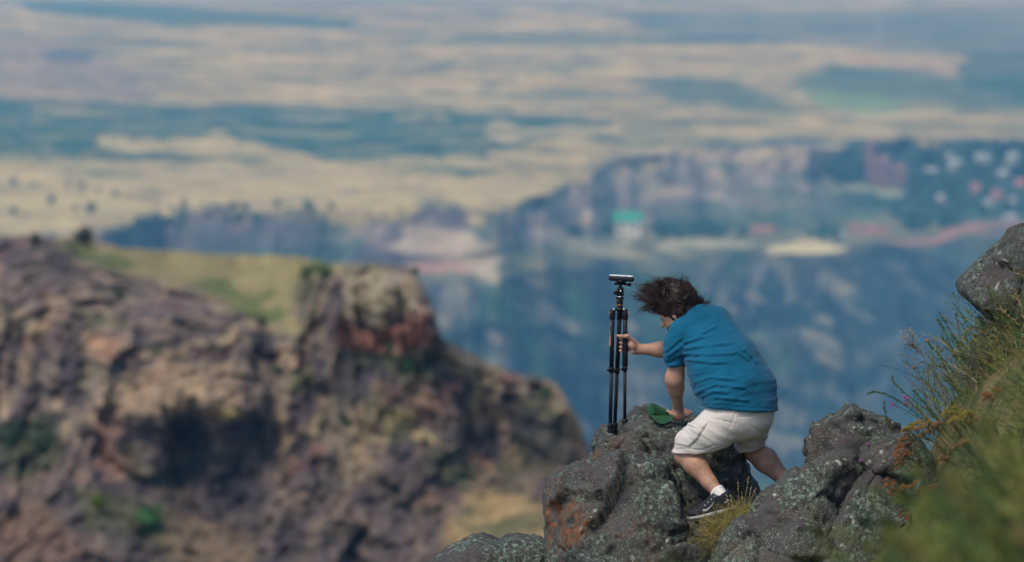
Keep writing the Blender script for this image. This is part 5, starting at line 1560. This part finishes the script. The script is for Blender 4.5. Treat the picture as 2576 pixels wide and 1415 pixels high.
# ================================================================ plants
GRASS = attr_mat('grass_blades', .75, 9, .35, .2, trans=.25)
FLOW = attr_mat('flower_heads', .9, 40, .4, .1)
def ribbons(roots, tips, bow, width, seg=5, rg=None, cols=None, taper=.15):
    """thin curved blades from roots to tips; bow = sideways offset of the middle"""
    n = len(roots); t = np.linspace(0, 1, seg + 1)[None, :, None]
    mid = (roots + tips) / 2 + bow
    p = (1 - t) ** 2 * roots[:, None] + 2 * t * (1 - t) * mid[:, None] + t * t * tips[:, None]
    tan = np.gradient(p, axis=1)
    side = np.cross(tan, rg.normal(size=(n, 1, 3)) + np.array([0, -1.2, 0]))
    side /= np.maximum(np.linalg.norm(side, axis=2, keepdims=True), 1e-9)
    w = np.asarray(width).reshape(-1, 1, 1) * (1 - (1 - taper) * t ** 1.5) * .5
    v = np.stack([p - side * w, p + side * w], 2).reshape(-1, 3)
    i0 = (np.arange(n)[:, None] * (seg + 1) + np.arange(seg)[None]) * 2
    f = np.stack([i0, i0 + 1, i0 + 3, i0 + 2], -1).reshape(-1, 4)
    c = np.repeat(cols, 2 * (seg + 1), 0) if cols is not None else None
    return v, f, c
rg = np.random.default_rng(77)
PAL = np.array([[.13, .16, .04], [.085, .125, .04], [.18, .18, .05], [.05, .09, .04], [.21, .17, .075], [.32, .25, .13], [.16, .10, .055]])
def palette(n, w):
    i = rg.choice(len(PAL), n, p=np.array(w) / np.sum(w))
    return PAL[i] * rg.uniform(.85, 1.65, (n, 1))
LEAN = np.array([-.62, -.05, .78])
def field(n, y0, y1, xfun, l0, l1, w0, w1, weights, spread=.33, tuft=14):
    """blades in tufts on the hillside, leaning with the wind"""
    m = max(1, n // tuft)
    y = rg.uniform(y0, y1, m); x = xfun(y, rg.random(m))
    c = np.repeat(np.stack([x, y], 1), tuft, 0) + rg.normal(size=(m * tuft, 2)) * .05
    r = np.stack([c[:, 0], c[:, 1], hill_z(c[:, 0], c[:, 1]) - .05], 1)
    k = len(r)
    lm = np.repeat(rg.uniform(.75, 1.2, m), tuft)
    ln = rg.uniform(l0, l1, k) * lm
    d = LEAN + rg.normal(size=(k, 3)) * spread + np.repeat(rg.normal(size=(m, 3)) * .2, tuft, 0)
    d[:, 2] = np.abs(d[:, 2]); d /= np.linalg.norm(d, axis=1, keepdims=True)
    tips = r + d * ln[:, None]
    bow = np.stack([rg.normal(size=k) * .05, rg.normal(size=k) * .03, np.abs(rg.normal(size=k)) * .06 + .05], 1) * ln[:, None] * 2
    cc = palette(k, weights)
    tc = np.repeat(rg.uniform(.7, 1.3, (m, 1)), tuft, 0)
    return ribbons(r, tips, bow, rg.uniform(w0, w1, k), 5, rg, cc * tc)
def leafy(m, y0, y1, xfun, l0, l1, weights, leaves=46, lw=.0042, ll=.030, spread=.30, sw=.0032):
    """upright stems with many small narrow leaves, swaying left with the wind"""
    y = rg.uniform(y0, y1, m); x = xfun(y, rg.random(m))
    r = np.stack([x, y, hill_z(x, y) - .05], 1)
    ln = rg.uniform(l0, l1, m)
    d = LEAN * np.array([.8, 1, 1]) + rg.normal(size=(m, 3)) * spread
    d[:, 2] = np.abs(d[:, 2]) + .1; d /= np.linalg.norm(d, axis=1, keepdims=True)
    tips = r + d * ln[:, None]
    bow = np.stack([rg.normal(size=m) * .06 + .03, rg.normal(size=m) * .05, np.abs(rg.normal(size=m)) * .05 + .06], 1) * ln[:, None] * 2
    cc = palette(m, weights)
    stems = ribbons(r, tips, bow, np.full(m, sw), 5, rg, cc * .8)
    k = m * leaves
    t = rg.uniform(.12, 1.0, k) ** .75
    i = np.repeat(np.arange(m), leaves)
    t_ = t[:, None]; mid = (r + tips) / 2 + bow
    b = (1 - t_) ** 2 * r[i] + 2 * t_ * (1 - t_) * mid[i] + t_ * t_ * tips[i]
    dd = d[i] * .7 + rg.normal(size=(k, 3)) * .6
    dd /= np.linalg.norm(dd, axis=1, keepdims=True)
    tp = b + dd * (ll * rg.uniform(.5, 1.5, k) * (1.25 - .6 * t))[:, None]
    lf = ribbons(b, tp, rg.normal(size=(k, 3)) * ll * .12, np.full(k, lw), 2, rg, cc[i] * rg.uniform(.6, 1.45, (k, 1)), .3)
    return [stems, lf]
# right edge of the picture at distance y lies at x = .1333 y
xr = lambda y: .1333 * y
WG = [4, 3, 4, 3, 1.6, .9, .7]
P1 = leafy(520, 22.6, 25.0, lambda y, r: 2.62 + r ** .8 * (xr(y) + .8 - 2.62), .26, .56, WG) \
   + leafy(260, 18.8, 22.4, lambda y, r: xr(y) * (.98 + .25 * r), .28, .52, WG) \
   + leafy(200, 14.5, 18.8, lambda y, r: xr(y) * (1.02 + .25 * r), .28, .50, WG) \
   + [field(2600, 22.2, 25.0, lambda y, r: 2.75 + r ** .8 * (xr(y) + .8 - 2.75), .15, .45, .002, .004, [2, 2, 1, 2, 3, 2.4, 1], .45, 9),
      field(1500, 17.0, 22.0, lambda y, r: xr(y) * (.98 + .28 * r), .2, .5, .002, .004, [2, 2, 1, 2, 3, 2, 1], .45, 9)]
V, F, C = merge(P1)
tag(mesh_obj('grass', V, F, GRASS, smooth=False, cols=C), 'green leafy herbs and straw grass swaying on the right slope', 'grass', kind='stuff')
P2 = leafy(170, 8.0, 13.5, lambda y, r: xr(y) * (.92 + .35 * r), .50, .80, [4, 3, 4, 2, 1, .5, .3], 60, .008, .05, .25, .005) \
   + leafy(40, 6.5, 9.5, lambda y, r: xr(y) * (.22 + .66 * r), .66, .90, [4, 2, 4, 1, 1, .6, .2], 40, .006, .04, .2, .004)
V, F, C = merge(P2)
tag(mesh_obj('foreground_grass', V, F, GRASS, smooth=False, cols=C), 'out of focus olive plants close to the camera at lower right', 'grass', kind='stuff')

def stem_to(tip, root, sag=.12, n=9):
    tip = np.asarray(tip, float); root = np.asarray(root, float)
    mid = (tip + root) / 2 + np.array([0, 0, sag * np.linalg.norm(tip - root)])
    t = np.linspace(0, 1, n)[:, None]
    return (1 - t) ** 2 * root + 2 * t * (1 - t) * mid + t * t * tip
def blobs(centers, r, rgx):
    """tiny eight-sided florets"""
    c = np.asarray(centers, float); n = len(c)
    o = np.array([[1, 0, 0], [-1, 0, 0], [0, 1, 0], [0, -1, 0], [0, 0, 1], [0, 0, -1]], float)
    f = np.array([[0, 2, 4], [2, 1, 4], [1, 3, 4], [3, 0, 4], [2, 0, 5], [1, 2, 5], [3, 1, 5], [0, 3, 5]])
    s = np.asarray(r).reshape(-1, 1, 1) * rgx.uniform(.7, 1.3, (n, 6, 1))
    v = (c[:, None] + o[None] * s).reshape(-1, 3)
    return v, (f[None] + np.arange(n)[:, None, None] * 6).reshape(-1, 3)
def ground_root(u, v, Y):
    p = at(u, v, Y)
    return np.array([p[0], p[1], float(hill_z(p[0], p[1])) - .03])
STEMC = np.array([.11, .12, .045])
def yarrow(label, heads, root_uv, Y, colr, seed, size=1.0, name='yarrow', group='rusty flower heads on the right slope'):
    r2 = np.random.default_rng(seed)
    root = ground_root(root_uv[0], root_uv[1], Y)
    if root[2] > at(root_uv[0], root_uv[1], Y)[2]: root[2] = at(root_uv[0], root_uv[1], Y)[2]
    t = thing(name, label, 'flower', root, group)
    for (u, v, rad) in heads:
        c = at(u, v, Y + r2.uniform(-.05, .05))
        pts = stem_to(c - [0, 0, .015], root + r2.normal(size=3) * [.02, .02, 0], .10)
        st = mesh_obj('stem', *polytube(pts, np.linspace(.0028, .0018, len(pts)), 5), GRASS, t, root, cols=np.repeat(STEMC[None], len(pts) * 5, 0))
        rr = 1.25 * rad / pxm(Y)
        k = max(3, int(7 * size)); fl = []; rays = []
        axis = unit(LEAN + [0, 0, .5])
        for j in range(k):
            a = 2.4 * j; q_ = rr * math.sqrt((j + .5) / k)
            e1, e2, _ = frame(axis)
            sc_ = c + e1 * q_ * math.cos(a) + e2 * q_ * math.sin(a) - axis * (.35 * q_) + axis * r2.normal() * rr * .30
            m_ = 26
            aa = r2.uniform(0, 6.28, m_); qq = rr * .42 * np.sqrt(r2.random(m_))
            fl.append(sc_ + np.cos(aa)[:, None] * e1 * qq[:, None] + np.sin(aa)[:, None] * e2 * qq[:, None] - axis * (qq ** 2 / max(rr, 1e-6) * .6)[:, None] + r2.normal(size=(m_, 3)) * .0035)
            rays.append((pts[-3], sc_ - axis * .006))
        fl = np.concatenate(fl)
        vv, ff = blobs(fl, np.full(len(fl), .0036), r2)
        cc = np.repeat(np.array(colr)[None] * r2.uniform(.55, 1.5, (len(fl), 1)), 6, 0)
        hd_ = mesh_obj('flower_head', vv, ff, FLOW, t, root, smooth=False, cols=cc)
        pr = [polytube([a_, (a_ + b_) / 2 - axis * .004, b_], [.0012, .001, .001], 4) for a_, b_ in rays]
        Vr, Fr, _ = merge(pr)
        mesh_obj('stalk', Vr, Fr, GRASS, hd_, root, cols=np.repeat(STEMC[None], len(Vr), 0)).location = (0, 0, 0)
    # feathery leaves along the lower stem
    nl = 60
    tt2 = r2.uniform(.1, .8, nl)
    c_end = at(heads[0][0], heads[0][1], Y)
    bs = root + (c_end - root) * tt2[:, None] + r2.normal(size=(nl, 3)) * .012
    tp = bs + (LEAN * .4 + r2.normal(size=(nl, 3)) * .7) * .05
    vv, ff, cc = ribbons(bs, tp, r2.normal(size=(nl, 3)) * .008, np.full(nl, .004), 3, r2, np.repeat(np.array([[.07, .10, .035]]), nl, 0) * r2.uniform(.7, 1.3, (nl, 1)))
    mesh_obj('leaf', vv, ff, GRASS, t, root, smooth=False, cols=cc)
RUST, OCHRE, YEL = (.24, .105, .045), (.26, .155, .06), (.24, .19, .05)
yarrow('rusty flower plant with stacked heads in front of the dark rock', [(2264, 1108, 14), (2282, 1112, 11), (2256, 1128, 13), (2276, 1136, 12), (2268, 1150, 14), (2258, 1166, 11)], (2400, 1260), 23.0, RUST, 1)
yarrow('rusty flower plant with a broad row of heads low over the green grey slab', [(2230, 1212, 14), (2250, 1222, 15), (2270, 1226, 14), (2292, 1222, 13), (2262, 1240, 13), (2308, 1232, 10), (2240, 1236, 9)], (2420, 1360), 22.8, RUST, 2)
yarrow('ochre flower plant above the dark rock', [(2304, 1072, 15), (2325, 1066, 14), (2342, 1076, 15), (2318, 1088, 14), (2350, 1064, 11)], (2430, 1180), 22.9, OCHRE, 3)
yarrow('yellow green flower plant beside the small dark rock', [(2285, 1072, 11), (2276, 1080, 8), (2297, 1062, 9)], (2370, 1160), 23.0, YEL, 4)
yarrow('blurred yellow flower plant in the middle of the green slope', [(2378, 1040, 15), (2400, 1034, 15), (2424, 1036, 15), (2395, 1055, 13), (2440, 1050, 13)], (2520, 1190), 20.6, YEL, 5)
yarrow('rust red flower plant near the right edge, upper one', [(2482, 990, 14), (2540, 986, 13), (2512, 982, 10)], (2600, 1130), 22.0, (.24, .085, .04), 6)
yarrow('orange brown flower plant near the right edge, lower one', [(2505, 1036, 14), (2530, 1046, 15), (2556, 1040, 14), (2520, 1062, 12), (2560, 1060, 11)], (2640, 1190), 22.2, (.30, .12, .05), 7)
yarrow('single small rusty head low beside the hollow of the slab', [(2270, 1286, 11), (2282, 1300, 7)], (2390, 1400), 22.9, RUST, 8)
yarrow('brown flower heads in the green right of the low rusty row', [(2338, 1226, 9), (2350, 1220, 9), (2322, 1230, 7)], (2450, 1340), 22.6, (.25, .12, .06), 9)
yarrow('pale brown flower heads half lost in the blur', [(2400, 1118, 12), (2425, 1112, 10), (2370, 1150, 10)], (2520, 1260), 20.4, (.22, .14, .06), 10)
yarrow('dull brown flower heads low in the blurred green', [(2388, 1215, 12), (2415, 1205, 10)], (2500, 1330), 20.0, (.2, .13, .06), 11)

def knapweed(label, flowers, root_uv, Y, colr, seed, rad=7, group='small pink and white wildflowers among the rocks', name='knapweed'):
    r2 = np.random.default_rng(seed)
    root = at(root_uv[0], root_uv[1], Y)
    t = thing(name, label, 'flower', root, group)
    for (u, v) in flowers:
        c = at(u, v, Y)
        pts = stem_to(c, root, .06)
        mesh_obj('stem', *polytube(pts, np.linspace(.0024, .0015, len(pts)), 5), GRASS, t, root, cols=np.repeat(np.array([[.10, .14, .07]]), len(pts) * 5, 0))
        ax_ = unit(c - pts[-3])
        vv, ff = lathe(c - ax_ * .010, c + ax_ * .004, [(0, .002), (.4, .0055), (.8, .005), (1, .0035)], 8)
        mesh_obj('bud', vv, ff, GRASS, t, root, cols=np.repeat(np.array([[.12, .12, .07]]), len(vv), 0))
        n_ = 42
        dd = ax_ + r2.normal(size=(n_, 3)) * .65; dd /= np.linalg.norm(dd, axis=1, keepdims=True)
        tp = c + dd * (rad / pxm(Y)) * r2.uniform(.7, 1.1, (n_, 1))
        vv, ff, cc = ribbons(np.repeat(c[None], n_, 0), tp, dd * 0, np.full(n_, .0035), 2, r2, np.repeat(np.array([colr]), n_, 0) * r2.uniform(.8, 1.2, (n_, 1)), .6)
        mesh_obj('petals', vv, ff, FLOW, t, root, smooth=False, cols=cc)
    nl = 26
    k = r2.integers(0, 8, nl)
    bs = pts[k] + r2.normal(size=(nl, 3)) * .004
    tp = bs + (LEAN * .3 + r2.normal(size=(nl, 3)) * .8) * .035
    vv, ff, cc = ribbons(bs, tp, r2.normal(size=(nl, 3)) * .005, np.full(nl, .003), 3, r2, np.repeat(np.array([[.09, .13, .08]]), nl, 0))
    mesh_obj('leaf', vv, ff, GRASS, t, root, smooth=False, cols=cc)
PINK, WHITE = (.55, .16, .50), (.70, .66, .62)
knapweed('pink flower on a long bent stalk at the left tip of the green plants', [(2248, 1019)], (2345, 1075), 23.6, PINK, 21, 8)
knapweed('pink flower pair just right of the leftmost pink flower', [(2276, 1001), (2283, 1004)], (2350, 1080), 23.5, PINK, 22, 7)
knapweed('pink flowers below the pair, close to the small dark rock', [(2279, 1017), (2292, 1018)], (2360, 1085), 23.6, PINK, 23, 7)
knapweed('single faint pink flower deep in the green', [(2331, 1026)], (2380, 1090), 23.3, PINK, 24, 6)
knapweed('two white buds on thin stalks in front of the rock peak', [(2149, 1078), (2168, 1079)], (2190, 1140), 23.72, WHITE, 25, 5)
knapweed('purple flower at the foot of the rock peak', [(2183, 1119)], (2196, 1150), 23.66, PINK, 26, 6)
knapweed('purple flower lower left, in the cleft between the slabs', [(2164, 1160)], (2160, 1195), 23.3, PINK, 27, 6)
knapweed('tiny bud on a bent stalk at the top of the long slab', [(2028, 1153)], (2045, 1176), 23.6, (.45, .30, .34), 28, 4)

def sprig(label, tip, via, root, Y, colr, seed, leaf=.022, dens=90, r=.0026, name='leafy_stem', group='upright green stems at the edge of the slope'):
    r2 = np.random.default_rng(seed)
    A, B, C_ = at(*tip, Y), at(*via, Y), at(*root, Y)
    t = np.linspace(0, 1, 16)[:, None]
    pts = (1 - t) ** 2 * C_ + 2 * t * (1 - t) * (2 * B - (A + C_) / 2) + t * t * A
    o = thing(name, label, 'plant', C_, group)
    mesh_obj('stem', *polytube(pts, np.linspace(r, r * .35, 16), 5), GRASS, o, C_, cols=np.repeat(np.array([colr]) * .9, 16 * 5, 0))
    k = r2.uniform(0, 15, dens); i = np.clip(k.astype(int), 0, 14); f_ = (k - i)[:, None]
    bs = pts[i] * (1 - f_) + pts[i + 1] * f_
    tg = pts[i + 1] - pts[i]; tg /= np.linalg.norm(tg, axis=1, keepdims=True)
    dd = tg * 1.0 + r2.normal(size=(dens, 3)) * .55
    dd /= np.linalg.norm(dd, axis=1, keepdims=True)
    tp = bs + dd * leaf * r2.uniform(.6, 1.5, (dens, 1))
    vv, ff, cc = ribbons(bs, tp, tg * .003, np.full(dens, .0034), 3, r2, np.repeat(np.array([colr]), dens, 0) * r2.uniform(.6, 1.5, (dens, 1)))
    mesh_obj('leaf', vv, ff, GRASS, o, C_, smooth=False, cols=cc)
    return o, pts
G1, G2 = (.10, .16, .035), (.06, .12, .035)
sprig('tall green stem with a nodding tip right of the dry seed branch', (2358, 806), (2392, 872), (2440, 1010), 23.4, G1, 41, dens=160)
sprig('green stem standing just left of the small brown rock', (2422, 798), (2438, 838), (2470, 960), 23.3, G1, 42)
sprig('thin stem with reddish tip between the green stems', (2408, 792), (2412, 835), (2440, 980), 23.4, (.22, .13, .05), 43)
sprig('dense green stem sloping from the bud towards the right edge', (2338, 868), (2390, 925), (2500, 1060), 23.2, G1, 44, dens=220)
sprig('green branch reaching furthest left over the rocks', (2182, 992), (2245, 1000), (2350, 1080), 23.4, G2, 45, dens=170)
sprig('green branch just above the one reaching furthest left', (2246, 952), (2272, 985), (2370, 1060), 23.3, G1, 46, dens=150)
sprig('short green stem standing at the small dark rock', (2224, 1012), (2230, 1050), (2250, 1110), 23.9, G2, 47)
sprig('green stem crossing in front of the jutting rock', (2490, 740), (2502, 790), (2530, 930), 22.7, G2, 48, dens=150)
sprig('second green stem in front of the jutting rock', (2530, 730), (2545, 800), (2570, 930), 22.7, G1, 49, dens=150)
sprig('green stem with long leaves under the jutting rock', (2462, 800), (2490, 850), (2540, 980), 23.0, G2, 50, dens=170)
sprig('green stem in the thick of the slope below the small brown rock', (2420, 900), (2450, 945), (2530, 1080), 22.8, G2, 51, dens=200)
sprig('leafy stem low at the left edge of the green slope', (2300, 985), (2330, 1020), (2400, 1110), 23.0, G1, 52, dens=170)
# dry seed branch
o, pts = sprig('dry branch with many tiny pale seed heads against the gorge', (2312, 884), (2332, 912), (2390, 1020), 23.6, (.20, .15, .07), 61, dens=14, r=.003, name='seed_branch', group='dry seed stalks')
r2 = np.random.default_rng(62)
tips_ = []
for k, (u, v) in enumerate([(2265, 846), (2272, 838), (2280, 842), (2284, 830), (2292, 826), (2294, 840), (2300, 836), (2276, 850), (2288, 852), (2282, 860), (2296, 862), (2303, 850), (2308, 858), (2316, 872)]):
    c = at(u, v, 23.6 + r2.uniform(-.03, .03)); j = at(2288 + r2.uniform(0, 14), 868 + r2.uniform(0, 8), 23.6)
    br = mesh_obj('twig', *polytube([pts[-1], j, (j + c) / 2 + r2.normal(size=3) * .006, c], [.0018, .0015, .0012, .001], 4), GRASS, o, pts[0], cols=np.repeat(np.array([[.22, .17, .09]]), 16, 0))
    cs = c + r2.normal(size=(5, 3)) * .008
    vv, ff = blobs(cs, np.full(5, .004), r2)
    mesh_obj('seed_head', vv, ff, FLOW, br, pts[0], smooth=False, cols=np.repeat(np.array([[.42, .34, .20]]), 30, 0)).location = (0, 0, 0)
for (u, v, ru, rv, lab, c_) in ((2334, 858, 2352, 940, 'single orange brown bud on a stem right of the seed branch', (.36, .17, .05)), (2300, 925, 2330, 990, 'small dark seed bud on a bent stalk under the seed branch', (.18, .12, .07))):
    o, pts = sprig(lab, (u, v), ((u + ru) / 2 + 2, (v + rv) / 2 - 4), (ru, rv + 40), 23.5, (.14, .14, .06), int(u), dens=10, name='bud_stem', group='dry seed stalks')
    c = at(u, v, 23.5)
    vv, ff = lathe(c - [0, 0, .010], c + [-.006, 0, .012], [(0, .004), (.3, .010), (.7, .011), (1, .005)], 10)
    mesh_obj('bud', vv, ff, FLOW, o, pts[0], cols=np.repeat(np.array([c_]), len(vv), 0))

# straw-coloured tuft at the heel of the shoe
tr = P(1822, 1330, -.36)
tuft = thing('grass_tuft', 'dry straw coloured grass tuft around the heel of the shoe', 'grass', tr)
n_ = 900
rt = P(1828, 1318, -.34) + np.stack([rg.normal(size=n_) * .085, rg.normal(size=n_) * .05, rg.normal(size=n_) * .022 + 0], 1)
rt[:, 2] += (rt[:, 0] - P(1828, 1318, -.34)[0]) * .42
dd = np.stack([rg.normal(size=n_) * .9 + .05, rg.normal(size=n_) * .5 - .15, np.abs(rg.normal(size=n_)) * .6 + .05], 1)
dd /= np.linalg.norm(dd, axis=1, keepdims=True)
ln = rg.uniform(.05, .17, n_)
cc = np.array([[.42, .34, .13]]) * rg.uniform(.5, 1.25, (n_, 1)) * np.where(rg.random((n_, 1)) < .2, np.array([[.6, .85, .6]]), 1)
vv, ff, cc = ribbons(rt, rt + dd * ln[:, None], np.stack([rg.normal(size=n_) * .02, rg.normal(size=n_) * .01, np.abs(rg.normal(size=n_)) * .035], 1), np.full(n_, .0026), 5, rg, cc)
mesh_obj('blades', vv, ff, GRASS, tuft, tr, smooth=False, cols=cc)
n_ = 260
rt = P(1800, 1352, -.42) + np.stack([rg.normal(size=n_) * .06, rg.normal(size=n_) * .03, rg.normal(size=n_) * .03], 1)
dd = np.stack([rg.normal(size=n_) * .8 - .2, rg.normal(size=n_) * .4, rg.normal(size=n_) * .4 - .1], 1); dd /= np.linalg.norm(dd, axis=1, keepdims=True)
cc = np.array([[.36, .28, .11]]) * rg.uniform(.5, 1.2, (n_, 1))
vv, ff, cc = ribbons(rt, rt + dd * rg.uniform(.05, .14, (n_, 1)), rg.normal(size=(n_, 3)) * .015, np.full(n_, .0026), 4, rg, cc)
mesh_obj('fallen_blades', vv, ff, GRASS, tuft, tr, smooth=False, cols=cc)
for (u, v, ru) in ((1884, 1200, 1868), (1902, 1226, 1876), (1890, 1222, 1880), (1856, 1210, 1860), (1828, 1245, 1836), (1838, 1248, 1846), (1860, 1258, 1850), (1866, 1236, 1868)):
    a_, b_ = P(u, v, -.34), P(ru, 1295, -.34)
    pts = stem_to(a_, b_, .05)
    s_ = mesh_obj('stalk', *polytube(pts, np.linspace(.0022, .0014, len(pts)), 5), GRASS, tuft, tr, cols=np.repeat(np.array([[.34, .29, .13]]), len(pts) * 5, 0))
    cs = pts[-1] + (pts[-4] - pts[-1]) * rg.random((7, 1)) + rg.normal(size=(7, 3)) * .003
    bv_, bf_ = blobs(cs, np.full(7, .0036), rg)
    mesh_obj('seed_head', bv_, bf_, FLOW, s_, tr, smooth=False, cols=np.repeat(np.array([[.46, .40, .20]]), len(bv_), 0)).location = (0, 0, 0)
